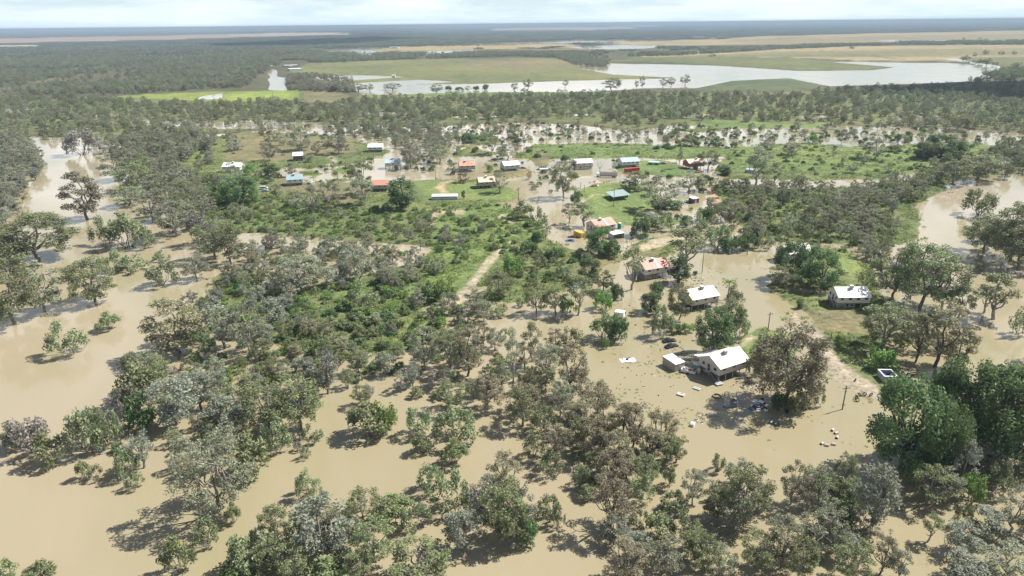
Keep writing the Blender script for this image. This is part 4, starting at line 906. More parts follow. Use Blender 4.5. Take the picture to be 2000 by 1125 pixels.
def gen_dead(seed, Hh=7.0, R=3.0):
    rng = np.random.default_rng(seed); mb = MB(); fk = np.array([rng.normal(0, .4), rng.normal(0, .4), Hh * .3]); limb(mb, [0, 0, -.6], fk, .2, .15, rng, 3, .04, 6)
    for i in range(7):
        t = 2 * math.pi * i / 7 + rng.uniform(-.4, .4); q = fk + np.array([R * .6 * math.cos(t), R * .6 * math.sin(t), Hh * rng.uniform(.15, .5)]); limb(mb, fk, q, .10, .05, rng, 4, .09)
        for k in range(3):
            w = q + rng.normal(size=3) * R * .28 + np.array([0, 0, Hh * .12]); limb(mb, q, w, .045, .012, rng, 3, .1, 4)
            for j in range(2): limb(mb, w, w + rng.normal(size=3) * R * .16 + np.array([0, 0, .3]), .018, .006, rng, 2, .1, 3)
    return mb, None, 0
def gen_palm(seed, Hh=7.0):
    rng = np.random.default_rng(seed); mb = MB(); limb(mb, [0, 0, -.5], [.2, .1, Hh * .8], .2, .14, rng, 5, .01, 6); V = []
    for i in range(22):
        t = 2 * math.pi * i / 22 + rng.uniform(-.15, .15); up = rng.uniform(-.1, 1.2); p = np.array([.2, .1, Hh * .8]); d = np.array([math.cos(t), math.sin(t), up]); d /= np.linalg.norm(d)
        for k in range(14): V.append(p); p = p + d * .2; d = d + np.array([0, 0, -.09]); d /= np.linalg.norm(d)
    V = np.array(V); return mb, V + rng.normal(0, .06, V.shape), .55
# kind: (generator results, leaf, bark, nominal height, nominal crown width, name, description, category)
KIND = {}
def kind(key, gens, leaf, bark, h, w, name, desc, cat):
    pr = []
    for i, (mb, Cl, ls) in enumerate(gens):
        lv = leaf if isinstance(leaf, list) else [leaf]
        L_ = lv[i % len(lv)]
        tv, tf = np.array(mb.v), [f for f in mb.f if len(f) == 4]
        tme = mesh_np('trunk', tv, tf, mats=[BARK[bark]], smooth=True)
        cme = None; nv = len(tv); V_, Q_, MI = [tv], [np.array(tf)], [np.zeros(len(tf), int)]
        if Cl is not None:
            v, q = leaf_cloud(np.random.default_rng(i + 77), Cl, np.full(len(Cl), ls))
            cme = mesh_np('crown', v, q, mats=[LEAF[L_]]); V_.append(v); Q_.append(q + nv); MI.append(np.ones(len(q), int))
        both = mesh_np('tree_growth', np.concatenate(V_), np.concatenate(Q_), mats=[BARK[bark], LEAF[L_]], mat_idx=np.concatenate(MI))
        # true extents of this individual shape
        pts = Cl if Cl is not None else tv
        hh = np.percentile(pts[:, 2], 98.5); ww = 2 * np.percentile(np.hypot(pts[:, 0], pts[:, 1]), 95)
        po = bpy.data.objects.new('growth_form', both); pr.append((tme, cme, po, hh, ww))
    KIND[key] = dict(p=pr, h=h, w=w, name=name, desc=desc, cat=cat)
kind('gum', [gen_gum(1), gen_gum(2, R=5.0, lobes=50), gen_gum(3, R=4.2, open_=.15, z0=.12), gen_gum(4, R=4.8, z0=.03, lobes=50), gen_gum(5, R=4.0, lobes=38), gen_gum(6, R=4.6, z0=.1, open_=.2)], 'grey', 'pale', 12, 9.5, 'gum_tree', 'grey green gum tree', 'tree')
kind('ogum', [gen_gum(11, R=4.8, lobes=52), gen_gum(12, R=4.6, z0=.03, lobes=52), gen_gum(13, R=5.2, lobes=54), gen_gum(14, R=4.3, lobes=44)], 'olive', 'grey', 12, 9.5, 'olive_gum_tree', 'olive green gum tree', 'tree')
kind('bgum', [gen_gum(21, R=4.4, lobes=44), gen_gum(22, R=4.8, z0=.1, lobes=46), gen_gum(23, R=4.3, lobes=40, open_=.1)], 'brown', 'dark', 12, 9.5, 'brown_gum_tree', 'brownish gum tree', 'tree')
kind('cgum', [gen_gum(25, R=3.3, lobes=46, z0=.02, lr=(.7, 1.2)), gen_gum(26, R=3.4, lobes=46, z0=.02, lr=(.7, 1.2))], 'brown', 'grey', 12, 7, 'brown_gum_tree', 'tall brownish gum tree', 'tree')
kind('xgum', [gen_gum(27, Hh=12, R=5.6, lobes=120, per=190, ls=.33, z0=.05, lr=(.6, 1.15)), gen_gum(28, Hh=12, R=5.4, lobes=95, per=170, ls=.31, z0=.05, lr=(.6, 1.1))], ['tan', 'grey'], 'grey', 12, 10, 'old_gum_tree', 'huge spreading old gum tree', 'tree')
kind('agum', [gen_gum(33, Hh=12, R=5.8, lobes=105, per=170, ls=.34, z0=.04, lr=(.6, 1.15)), gen_gum(34, Hh=12, R=5.6, lobes=95, per=170, ls=.34, z0=.03, lr=(.6, 1.2))], 'olive', 'grey', 12, 11, 'river_gum_tree', 'broad full crowned gum tree', 'tree')
kind('tgum', [gen_gum(31, R=3.2, lobes=20, z0=.36, open_=.15, lr=(.7, 1.25)), gen_gum(32, R=3.0, z0=.33, lobes=19, lr=(.7, 1.2))], ['grey', 'olive'], 'pale', 12, 6.5, 'slender_gum_tree', 'slender open gum tree', 'tree')
kind('silver', [gen_gum(41, Hh=8, R=3.3, lobes=28, per=130, ls=.4, z0=.1, fork=.14, lr=(.7, 1.2)), gen_gum(42, Hh=8, R=3.0, lobes=28, per=130, ls=.4, z0=.06, fork=.12, lr=(.7, 1.15)), gen_gum(43, Hh=8, R=3.5, lobes=30, per=120, ls=.4, z0=.15, fork=.15, lr=(.7, 1.2))], 'silver', 'grey', 8, 6.5, 'silver_wattle_tree', 'silver grey wattle tree', 'tree')
kind('dense', [gen_dense(51, lobes=44), gen_dense(52, R=4.2, lobes=40), gen_dense(53, R=5.0, lobes=50)], 'dark', 'dark', 9, 9, 'shade_tree', 'dense dark green shade tree', 'tree')
kind('deep', [gen_narrow(61, R=2.3), gen_dense(62, R=3.6, Hh=10)], 'deep', 'dark', 10, 5, 'she_oak_tree', 'very dark upright tree', 'tree')
kind('dead', [gen_dead(71), gen_dead(72, R=3.6)], 'grey', 'grey', 7, 6, 'bare_tree', 'bare leafless tree', 'tree')
kind('palm', [gen_palm(81)], 'bright', 'grey', 7, 5, 'palm_tree', 'palm tree', 'tree')
kind('wshrub', [gen_shrub(91), gen_shrub(92, R=2.6), gen_shrub(93, R=2.0, Hh=4.4), gen_shrub(94, R=2.9, lobes=28)], ['wet', 'wet', 'olive', 'wet'], 'grey', 4, 5, 'willow_shrub', 'grey green willowy shrub', 'shrub')
kind('purple', [gen_shrub(101, lobes=26, per=50), gen_shrub(102, R=2.6, lobes=28, per=50)], 'purple', 'grey', 4, 5, 'lignum_bush', 'purplish grey twiggy bush', 'shrub')
kind('bush', [gen_bush(111), gen_bush(112, R=2.3), gen_bush(113, R=1.8)], ['bright', 'bright', 'dark'], 'grey', 2.6, 4, 'green_bush', 'bright green bush', 'shrub')
kind('obush', [gen_bush(121), gen_bush(122, R=2.2)], ['wet', 'olive'], 'grey', 2.6, 4, 'olive_bush', 'low olive green bush', 'shrub')
kind('dbush', [gen_bush(131, lobes=26), gen_bush(132, R=2.2, lobes=28)], 'dark', 'dark', 2.6, 4, 'dark_bush', 'dark green rounded bush', 'shrub')

# hand placed: (base x, top y, base y, crown width, kind) in photo pixels
HAND = [
 # left river and its banks
 (172,338,428,72,'cgum'),(78,422,506,142,'agum'),(15,432,500,80,'ogum'),(30,510,632,118,'agum'),(90,514,608,80,'gum'),(186,510,589,90,'agum'),(222,492,532,56,'wshrub'),(262,498,527,66,'wshrub'),
 (212,424,474,58,'wshrub'),(250,416,481,76,'wshrub'),(282,446,484,46,'wshrub'),(317,514,557,58,'wshrub'),(317,490,508,34,'wshrub'),(134,632,690,72,'wshrub'),(214,612,644,42,'wshrub'),
 (62,818,882,80,'purple'),(104,846,905,62,'wshrub'),(38,832,872,46,'wshrub'),(30,826,868,40,'wshrub'),(175,800,882,70,'wshrub'),(212,796,872,60,'wshrub'),(167,898,934,28,'wshrub'),(190,910,936,28,'wshrub'),(264,920,952,36,'wshrub'),
 (425,858,1000,146,'xgum'),(408,1016,1066,46,'wshrub'),(352,1046,1117,58,'wshrub'),(456,984,1022,32,'wshrub'),(10,1090,1128,50,'wshrub'),(78,1094,1130,62,'wshrub'),
 (352,588,690,108,'cgum'),(395,418,478,55,'purple'),(162,252,302,62,'purple'),(195,262,290,30,'gum'),(185,262,284,26,'wshrub'),(60,300,322,40,'wshrub'),
 (265,318,372,70,'ogum'),(230,300,352,60,'gum'),(300,370,428,78,'gum'),(250,366,402,60,'ogum'),(345,392,462,70,'gum'),(335,420,455,40,'wshrub'),(420,430,505,70,'ogum'),(452,440,515,60,'ogum'),(385,500,545,50,'gum'),
 (275,700,790,80,'wshrub'),(300,690,760,70,'ogum'),(250,760,810,50,'purple'),(280,775,835,60,'bush'),(345,740,830,90,'silver'),(395,730,800,60,'silver'),(280,848,915,50,'silver'),(250,880,930,44,'wshrub'),
 (440,780,850,80,'silver'),(480,730,810,80,'ogum'),(530,745,840,90,'ogum'),(590,735,840,90,'ogum'),(640,690,770,60,'silver'),(500,850,925,70,'wshrub'),(540,815,880,60,'wshrub'),(610,830,860,44,'wshrub'),
 (490,600,690,70,'gum'),(440,590,680,66,'silver'),(530,585,645,56,'silver'),(590,500,565,90,'gum'),(700,480,550,60,'gum'),(640,520,560,50,'tgum'),(712,555,600,60,'wshrub'),
 # bottom water
 (603,920,966,50,'wshrub'),(598,872,895,22,'wshrub'),(583,864,880,18,'purple'),(722,784,848,80,'wshrub'),(752,790,840,50,'bush'),(820,798,847,52,'wshrub'),(825,846,883,36,'wshrub'),(890,795,858,84,'wshrub'),(888,860,906,52,'wshrub'),
 (842,908,957,54,'wshrub'),(880,922,992,80,'wshrub'),(985,893,962,70,'bgum'),(945,940,1010,58,'silver'),(905,1000,1074,68,'silver'),(985,955,1050,90,'ogum'),(1000,985,1060,70,'ogum'),(630,978,1080,110,'silver'),(590,1000,1058,60,'wshrub'),
 (715,962,1035,90,'ogum'),(770,965,1010,70,'wshrub'),(815,985,1035,60,'wshrub'),(738,1015,1098,80,'ogum'),(820,1052,1135,120,'ogum'),(500,1038,1110,100,'wshrub'),(575,1062,1128,66,'ogum'),(470,1085,1135,76,'bush'),(640,1085,1140,90,'wshrub'),(700,1070,1130,60,'ogum'),(660,1040,1090,60,'silver'),
 (1003,645,745,38,'tgum'),(1040,632,706,38,'tgum'),(1070,672,742,56,'gum'),(1118,680,768,60,'bgum'),(1100,735,785,44,'gum'),(1118,640,676,46,'wshrub'),(1175,612,662,48,'wshrub'),(1205,615,664,44,'dbush'),(1182,660,679,18,'bush'),(1172,744,769,22,'wshrub'),
 (980,700,760,50,'ogum'),(915,640,735,66,'bgum'),(880,650,720,60,'ogum'),(830,640,715,56,'gum'),(955,740,800,60,'bgum'),(1020,760,830,64,'ogum'),(880,745,800,60,'ogum'),
 (1094,750,812,48,'gum'),(1115,788,846,40,'gum'),(1060,796,842,48,'wshrub'),(1180,776,872,52,'bgum'),(1235,790,878,58,'bgum'),(1288,806,878,56,'bgum'),(1320,856,902,44,'ogum'),(1157,826,897,66,'bgum'),(1044,844,892,44,'wshrub'),(1075,880,926,52,'wshrub'),(1136,908,946,36,'wshrub'),(1205,850,925,56,'bgum'),(1262,890,945,50,'ogum'),(1250,925,975,50,'wshrub'),(1190,932,1032,90,'bgum'),(1225,890,935,52,'bgum'),(1305,910,950,30,'wshrub'),(1300,850,905,46,'ogum'),
 (1403,890,919,28,'wshrub'),(1352,920,985,52,'gum'),(1452,912,1018,96,'ogum'),(1400,950,1010,60,'ogum'),(1425,960,1030,70,'gum'),(1072,972,1015,50,'wshrub'),(1020,958,1040,52,'silver'),(1030,1010,1060,44,'bush'),(1090,985,1025,30,'wshrub'),(1290,1000,1050,60,'wshrub'),(1340,1000,1055,60,'wshrub'),(1230,1060,1125,70,'bgum'),(1300,1050,1115,70,'gum'),(1370,1050,1115,70,'ogum'),
 # lower right
 (1545,905,985,52,'gum'),(1580,915,1000,60,'gum'),(1641,890,966,42,'ogum'),(1700,912,1030,80,'silver'),(1725,918,975,46,'bgum'),(1615,928,952,14,'bush'),(1640,983,1032,56,'dbush'),(1680,1000,1050,56,'gum'),(1595,1000,1075,70,'gum'),(1660,1058,1135,72,'ogum'),(1718,1046,1122,54,'bgum'),(1754,1074,1132,36,'silver'),(1814,1008,1058,36,'tgum'),(1880,988,1032,38,'wshrub'),(1847,1040,1086,46,'dead'),
 (1925,995,1050,70,'silver'),(1980,960,1040,80,'gum'),(1872,860,952,48,'silver'),(1812,884,930,36,'silver'),(1780,898,945,36,'bush'),(1810,915,985,70,'ogum'),(1845,920,980,60,'gum'),(1895,928,978,48,'bush'),(1940,900,960,60,'wshrub'),(1880,1075,1130,80,'silver'),(1960,1060,1130,90,'gum'),(1530,1010,1080,70,'gum'),(1560,1060,1130,60,'ogum'),(1480,1040,1110,70,'ogum'),
 (1760,752,915,135,'dense'),(1825,790,930,90,'dense'),(1870,712,872,125,'dense'),(1935,728,892,140,'dense'),(1985,745,880,110,'dense'),(1832,738,868,76,'dense'),(1975,705,790,60,'silver'),
 (1533,640,788,140,'xgum'),(1722,682,720,58,'bush'),(1728,600,684,96,'ogum'),(1788,610,708,60,'bgum'),(1828,596,716,100,'bgum'),(1865,640,722,66,'bgum'),(1795,480,600,124,'agum'),(1740,490,585,90,'ogum'),(1840,500,605,80,'gum'),(1690,520,562,32,'wshrub'),(1870,560,620,50,'ogum'),
 (1605,494,562,72,'dense'),(1545,472,542,62,'dense'),(1575,480,535,50,'dense'),(1522,520,560,46,'ogum'),(1550,535,566,40,'wshrub'),(1562,584,602,14,'deep'),(1590,566,577,9,'dbush'),(1640,655,672,22,'bush'),
 (1937,536,622,70,'tgum'),(1922,558,611,46,'tgum'),(1912,516,531,22,'wshrub'),(1893,620,664,44,'dead'),(1985,596,652,36,'wshrub'),(1922,422,494,92,'agum'),(1975,400,510,110,'agum'),(1990,440,525,90,'ogum'),(1910,372,420,60,'wshrub'),
 (1560,768,800,40,'obush'),(1520,765,798,36,'dbush'),(1592,750,790,30,'wshrub'),(1490,700,740,40,'wshrub'),(1470,690,730,26,'obush'),
 # around the near houses
 (1325,498,553,44,'deep'),(1337,446,524,76,'tgum'),(1283,552,582,32,'dbush'),(1270,572,610,42,'dense'),(1326,558,626,50,'ogum'),(1294,602,656,44,'wshrub'),(1318,632,650,26,'bush'),(1342,632,649,28,'bush'),(1392,608,692,72,'dense'),(1425,582,655,56,'ogum'),(1440,606,660,44,'wshrub'),(1420,545,585,30,'palm'),(1432,560,600,34,'wshrub'),(1357,529,536,10,'dbush'),
 (1170,444,496,56,'dense'),(1198,470,502,38,'dbush'),(1247,430,460,44,'dbush'),(1140,398,442,44,'tgum'),(1112,400,436,28,'tgum'),(1066,436,470,22,'tgum'),(1050,450,474,24,'dbush'),(1102,320,386,56,'ogum'),(1124,372,398,20,'bush'),(1232,482,566,50,'tgum'),
 (1150,506,552,44,'dense'),(1178,528,568,42,'ogum'),(1131,540,616,46,'tgum'),(1048,556,612,48,'ogum'),(1085,560,612,50,'ogum'),(1108,586,612,36,'bush'),(1178,568,604,38,'bush'),(1204,556,582,32,'dbush'),(1030,472,496,44,'dbush'),(1080,486,508,42,'dbush'),(1000,500,540,40,'bush'),(975,530,580,60,'ogum'),(870,545,592,40,'bush'),(842,555,590,38,'bush'),(1100,520,545,36,'wshrub'),
 (1022,394,428,44,'wshrub'),(1050,408,444,38,'wshrub'),(1240,335,372,46,'ogum'),(1225,350,374,26,'gum'),(1288,345,410,78,'gum'),(1345,335,374,58,'gum'),(1306,388,404,60,'dbush'),(1382,293,332,42,'ogum'),(1475,284,370,54,'tgum'),(1512,318,368,26,'tgum'),(1326,286,330,13,'tgum'),(1415,325,342,26,'deep'),(1360,418,448,42,'wshrub'),(1290,418,448,50,'wshrub'),(1375,405,432,40,'dbush'),(1368,345,372,26,'wshrub'),
 (1400,440,485,56,'wshrub'),(1420,465,490,40,'dbush'),(1442,462,490,36,'dbush'),(1465,458,486,34,'dbush'),(1490,455,485,40,'wshrub'),(1180,470,488,20,'bush'),
 # village
 (785,348,410,56,'deep'),(705,350,402,52,'gum'),(645,355,408,46,'gum'),(580,374,408,34,'gum'),(612,362,418,34,'gum'),(470,348,400,72,'dense'),(455,322,380,50,'gum'),(710,314,382,50,'ogum'),(957,322,336,13,'bush'),(975,336,378,36,'gum'),(905,338,358,26,'bgum'),(990,283,312,40,'gum'),(858,284,319,46,'gum'),(803,280,327,42,'gum'),(962,268,302,28,'tgum'),(888,318,340,18,'bgum'),
 (661,260,302,42,'gum'),(590,256,295,48,'gum'),(527,276,315,32,'gum'),(465,272,294,26,'gum'),(505,316,336,18,'palm'),(528,318,346,26,'bush'),(487,320,342,22,'bush'),(570,318,345,22,'ogum'),(603,300,318,22,'ogum'),(775,322,334,11,'dbush'),(794,323,334,9,'dbush'),(814,324,334,8,'dbush'),(613,344,360,16,'palm'),(447,368,400,40,'bush'),(905,372,390,7,'deep'),(950,318,326,9,'bgum'),(1122,312,330,22,'bgum'),(1172,314,337,18,'dead'),(1263,334,346,12,'bush'),(1210,345,362,14,'dead'),(1050,300,308,18,'dbush'),(1105,302,316,18,'dbush'),
 (1836,266,310,76,'dense'),(1808,280,312,44,'dense'),(1705,270,312,50,'gum'),(1910,304,352,76,'ogum'),(1860,310,360,60,'ogum'),(1745,285,298,30,'dbush'),(1225,250,284,22,'gum'),(1010,250,282,24,'ogum'),(1025,262,284,18,'gum'),(915,260,278,30,'dbush'),(950,250,268,24,'wshrub'),(880,258,274,24,'gum'),(1585,264,280,30,'bush'),(1644,254,282,22,'gum'),(1875,225,255,44,'ogum'),(1752,262,278,16,'dbush'),(1340,265,285,40,'wshrub'),(1500,270,300,30,'gum'),(1545,280,305,36,'gum'),
 # lake trees
 (1005,161,178,15,'gum'),(1031,154,174,20,'ogum'),(1024,172,190,16,'gum'),(1104,155,171,13,'gum'),(1195,152,177,38,'ogum'),(1254,149,172,11,'gum'),(1243,157,172,9,'gum'),(1295,152,171,17,'gum'),(1310,151,169,19,'gum'),(1338,146,166,22,'gum'),(853,164,183,26,'gum'),(876,168,177,14,'dbush'),(898,170,177,18,'dbush'),(914,168,178,15,'gum'),(929,168,176,14,'dbush'),(948,165,176,15,'dbush'),(700,162,178,34,'gum'),(722,164,178,20,'gum'),(768,162,176,32,'gum'),(753,165,175,12,'gum'),(668,158,180,36,'gum'),
 (1664,88,97,10,'ogum'),(1888,108,118,14,'gum'),(1903,102,112,8,'gum'),(1924,97,108,12,'ogum'),(1955,100,108,11,'ogum'),(1980,100,108,10,'ogum'),(1926,114,128,18,'ogum'),(1882,110,119,14,'ogum'),(1984,122,140,22,'ogum'),(1882,72,78,7,'gum'),(1912,73,78,9,'gum'),(1926,74,79,8,'gum'),(1390,104,112,16,'gum'),(1245,102,112,6,'gum'),
]
# fills: (photo polygon, mean spacing m, ((kind, weight, height range), ...))
FILL = [
 # low scrub first
 ((330,600,440,545,560,585,700,648,840,625,900,645,860,720,700,740,560,760,420,760,320,700), 6.0, (('bush',5,(1.8,3.2)),('wshrub',4,(2.2,3.8)),('dbush',1,(1.8,3)))),
 ((400,440,470,455,560,462,700,472,800,478,880,470,1000,475,1000,440,860,410,760,410,600,400,480,390,400,400), 6.2, (('bush',6,(1.0,2.4)),('obush',4,(1.0,2.2)),('wshrub',2,(1.8,3.2)))),
 ((430,500,560,470,760,485,840,510,760,545,640,560,540,585,440,560), 8.5, (('bush',3,(1.6,2.8)),('wshrub',3,(2,3.6)))),
 ((430,320,560,325,700,318,760,300,1000,300,1010,345,930,350,800,345,700,350,560,360,450,350), 13, (('dbush',2,(1.5,3)),('bush',2,(1.5,3)),('gum',1,(4,6.5)),('wshrub',1,(2,3.5)))),
 ((1010,345,1130,330,1400,325,1400,440,1250,440,1130,420), 13, (('dbush',2,(1.5,3)),('bush',2,(1.5,3)),('gum',1,(4,6.5)),('ogum',1,(4,7)),('wshrub',2,(2,4)))),
 ((1270,400,1440,440,1480,490,1290,480,1230,460), 11, (('dbush',2,(2,3.5)),('wshrub',3,(2.5,4.5)),('ogum',1,(5,7)))),
 ((1560,590,1600,640,1690,660,1720,700,1680,735,1620,670), 9, (('bush',3,(1,2)),('obush',3,(1,2)))),
 # left belt along the river
 ((195,285,265,262,380,262,430,285,330,330,395,360,430,430,470,470,445,508,392,475,322,405,262,375,225,325), 7.6, (('gum',3,(8,12)),('ogum',2,(7,11)),('wshrub',2,(3,5)))),
 ((-60,262,60,275,84,325,60,385,26,440,-60,470), 7.5, (('gum',3,(8,11)),('silver',2,(6,9)),('wshrub',1,(3,5)))),
 ((-60,470,0,480,10,500,-60,700), 8.0, (('ogum',2,(8,12)),)),
 # big left wood
 ((330,600,440,555,470,530,560,592,640,640,760,640,840,622,905,640,950,690,900,770,850,760,760,780,640,800,560,845,510,900,440,960,330,925,240,905,150,880,215,790,255,745,290,690), 6.0, (('silver',4,(4.5,7.5)),('gum',3.5,(5,8.5)),('ogum',3,(4.5,8)),('bgum',1.5,(5,8)),('wshrub',6,(2.5,4.5)),('bush',4.5,(2,3.4)),('purple',1,(2.5,4)),('dead',.5,(4,7)))),
 ((430,560,440,505,520,470,640,480,760,485,840,505,850,540,740,560,640,560,560,595), 7.6, (('gum',4,(6,9)),('silver',2,(5,8)),('wshrub',2,(3,4.5)),('bgum',1,(6,9)))),
 ((545,590,660,545,770,540,800,560,760,600,820,620,780,650,640,650,590,630), 4.6, (('bush',5,(2.2,4)),('obush',2,(2,3)),('dbush',1,(2,3.4)),('wshrub',2,(3,5)))),
 # island scrub
 ((410,440,470,455,560,462,700,472,800,478,850,430,830,400,720,400,600,400,480,390,420,400), 7.0, (('obush',4,(1.2,2.6)),('bush',4,(1.4,3)),('wshrub',3,(2.2,4)),('gum',.8,(5,8)),('ogum',.5,(5,8)))),
 ((330,345,430,345,540,345,600,395,480,400,400,400,370,390), 7, (('obush',2,(2,3)),('bush',2,(2,3)),('ogum',1.5,(6,9)),('wshrub',2,(3,4.5)))),
 ((350,262,470,256,620,262,700,272,770,290,690,318,560,325,440,332,330,342,330,300), 19, (('gum',2,(7,10)),('obush',2,(1.5,2.5)),('wshrub',1,(3,4)))),
 ((850,400,990,400,1050,430,1060,470,960,500,880,470), 11, (('bush',2,(1.4,2.6)),('dbush',2,(1.8,3)),('wshrub',2,(2.5,4)))),
 ((830,430,940,430,960,480,900,530,830,540,790,520), 8, (('bush',3,(2,3.4)),('wshrub',3,(3,5)),('gum',1,(6,9)))),
 ((960,480,1110,490,1160,500,1150,560,1060,570,1000,560,960,540), 7.2, (('bush',3,(2,3.4)),('dbush',2,(2,3.2)),('wshrub',3,(3,5)),('ogum',.8,(6,8)))),
 ((800,560,900,600,960,590,1010,590,960,640,900,640,840,650,790,630), 6, (('bush',2,(2,3.4)),('gum',2,(7,10)),('wshrub',2,(3,4)))),
 # middle and bottom groves
 ((870,650,950,640,1000,660,1060,680,1150,700,1150,760,1110,810,1010,830,900,800,850,770), 9.5, (('ogum',2,(6,9)),('bgum',2,(6,9)),('gum',2,(6,10)),('wshrub',3,(2.5,4)))),
 ((640,745,760,780,830,760,900,780,850,800,760,800,680,820), 7, (('wshrub',3,(2.5,4)),('purple',1,(2.5,4)),('dead',1,(4,6)),('ogum',1,(5,8)))),
 ((1060,890,1110,830,1170,810,1260,800,1330,870,1310,930,1240,970,1180,1010,1150,980,1130,930), 6.5, (('bgum',4,(7,11)),('ogum',2,(6,9)),('wshrub',3,(2.5,4.5)))),
 ((450,1085,560,1010,640,980,700,990,840,1000,830,1050,760,1130,440,1140), 6.8, (('silver',2,(6,9)),('ogum',3,(6,10)),('wshrub',4,(3,5)),('bush',1,(2,3)))),
 ((900,1000,1030,950,1050,1000,1010,1060,920,1060), 6, (('ogum',3,(6,9)),('silver',2,(6,8)),('wshrub',1,(3,4)))),
 ((1170,1140,1190,1080,1260,1030,1350,990,1400,940,1520,930,1560,960,1660,960,1720,1000,1690,1060,1740,1140), 7.4, (('ogum',3,(6,10)),('gum',4,(7,11)),('silver',2,(6,9)),('bgum',2,(7,10)),('wshrub',3,(3,5)))),
 ((1760,930,1800,890,1900,880,2060,860,2060,1050,1960,1000,1880,985,1790,970), 6, (('gum',3,(7,11)),('silver',2,(6,9)),('ogum',2,(6,9)),('bush',2,(2,4)),('wshrub',2,(3,5)))),
 ((1850,1140,1900,1080,1960,1040,2060,1050,2060,1140), 6.5, (('gum',3,(7,10)),('silver',3,(6,9)))),
 # right bank
 ((1640,482,1700,478,1770,490,1815,545,1835,600,1825,635,1865,690,1850,715,1760,700,1690,650,1735,590,1700,520), 7.2, (('gum',3,(7,11)),('ogum',3,(7,11)),('bgum',1.5,(6,10)),('wshrub',2,(3,5)),('bush',1,(2,4)))),
 ((1380,420,1420,395,1400,370,1480,362,1600,372,1720,365,1800,335,1900,310,1980,285,2060,290,2060,340,1960,345,1850,364,1765,398,1755,465,1720,486,1640,476,1540,478,1470,470), 7.2, (('ogum',4,(6,10)),('gum',4,(6,10)),('bgum',1.5,(6,9)),('bush',3,(2,4)),('wshrub',2.5,(3,5)))),
 ((1895,488,1950,470,2060,420,2060,530,1960,508,1910,500), 8.5, (('ogum',3,(9,14)),('gum',3,(9,13)))),
 # bright scrub to the right of the village
 ((1400,335,1430,290,1560,282,1700,290,1800,284,1900,280,1860,325,1720,345,1560,345,1450,342), 13, (('bush',5,(1.4,3)),('dbush',2,(1.5,3)),('wshrub',2,(2.5,4)),('gum',.5,(6,9)))),
 ((1030,305,1060,286,1200,282,1350,288,1430,296,1400,305,1200,308), 22, (('dbush',2,(1.5,3)),('bush',2,(1.5,3)))),
 ((1260,262,1430,262,1440,292,1290,296,1240,290), 14, (('dbush',3,(2.5,5)),('bush',2,(2.5,5)),('gum',1,(7,9)))),
 # flooded paperbarks
 ((640,240,760,250,880,250,1000,240,1120,246,1240,260,1340,244,1500,248,1660,246,1850,252,2000,262,2060,290,1900,290,1760,290,1560,278,1300,274,1040,282,860,280,760,286,640,270,470,262), 13.5, (('wshrub',3,(2.5,4.5)),('dbush',3,(2,4)),('gum',1.2,(6,9)),('ogum',1,(6,9)))),
 ((700,245,860,250,880,300,800,335,760,300,690,275,640,262), 11, (('gum',3,(7,10)),('ogum',2,(7,10)))),
 ((860,265,1040,270,1030,300,960,305,880,300), 15, (('dbush',2,(2.5,4)),('gum',1.5,(6,9)),('wshrub',2,(2.5,4)))),
 # back forest
 ((-120,196,0,190,220,195,300,205,420,205,560,200,640,212,690,196,900,192,1200,186,1500,188,1700,176,1800,166,2120,150,2120,265,1960,262,1850,250,1640,244,1320,237,1240,250,1120,237,980,235,860,242,640,240,420,258,300,266,120,275,-120,270), 12.8, (('gum',4,(7,10.5)),('ogum',5,(7,10.5)),('wshrub',2,(3,5)),('bgum',1,(6,9)))),
 # far woods (photo left, centre strips, right)
 ((-200,182,-200,97,140,93,380,86,540,84,600,96,640,103,560,120,500,150,480,172,300,182,180,190), 12, (('gum',5,(8,13)),('ogum',4,(8,13)),('bgum',1.5,(8,12)),('silver',1.5,(7,10)))),
 ((560,150,600,148,690,160,690,183,560,178), 9, (('gum',3,(8,12)),('bgum',1,(8,11)))),
 ((500,118,620,106,800,106,1000,104,1190,104,1190,118,1000,112,800,118,650,124,560,124), 11, (('gum',3,(9,13)),('ogum',2,(8,12)))),
 ((1085,106,1180,110,1185,132,1120,128,1090,116), 12, (('gum',3,(9,13)),)),
 ((1205,112,1260,106,1360,106,1400,98,1600,90,1820,84,1830,88,1640,92,1420,104,1300,112), 12, (('ogum',3,(9,13)),('gum',2,(9,13)))),
 ((1750,84,2080,80,2080,89,1800,90), 14, (('ogum',3,(9,13)),)),
 ((540,84,700,78,900,76,1100,78,1080,80,900,86,850,90,600,96), 13, (('ogum',3,(9,13)),('gum',2,(9,13)))),
 ((1930,146,2080,128,2080,165,1900,166), 11, (('ogum',3,(9,13)),)),
 ((1878,118,2010,138,1990,142,1880,122), 14, (('ogum',3,(7,11)),('dbush',2,(3,5)))),
 ((840,90,1200,84,1200,86,860,93), 26, (('gum',1,(7,10)),)),
]
rng = np.random.default_rng(42)
INST = []   # (screen size, x, y, kind, variant, rot, sx, sz, handmade)
hand_xy = []
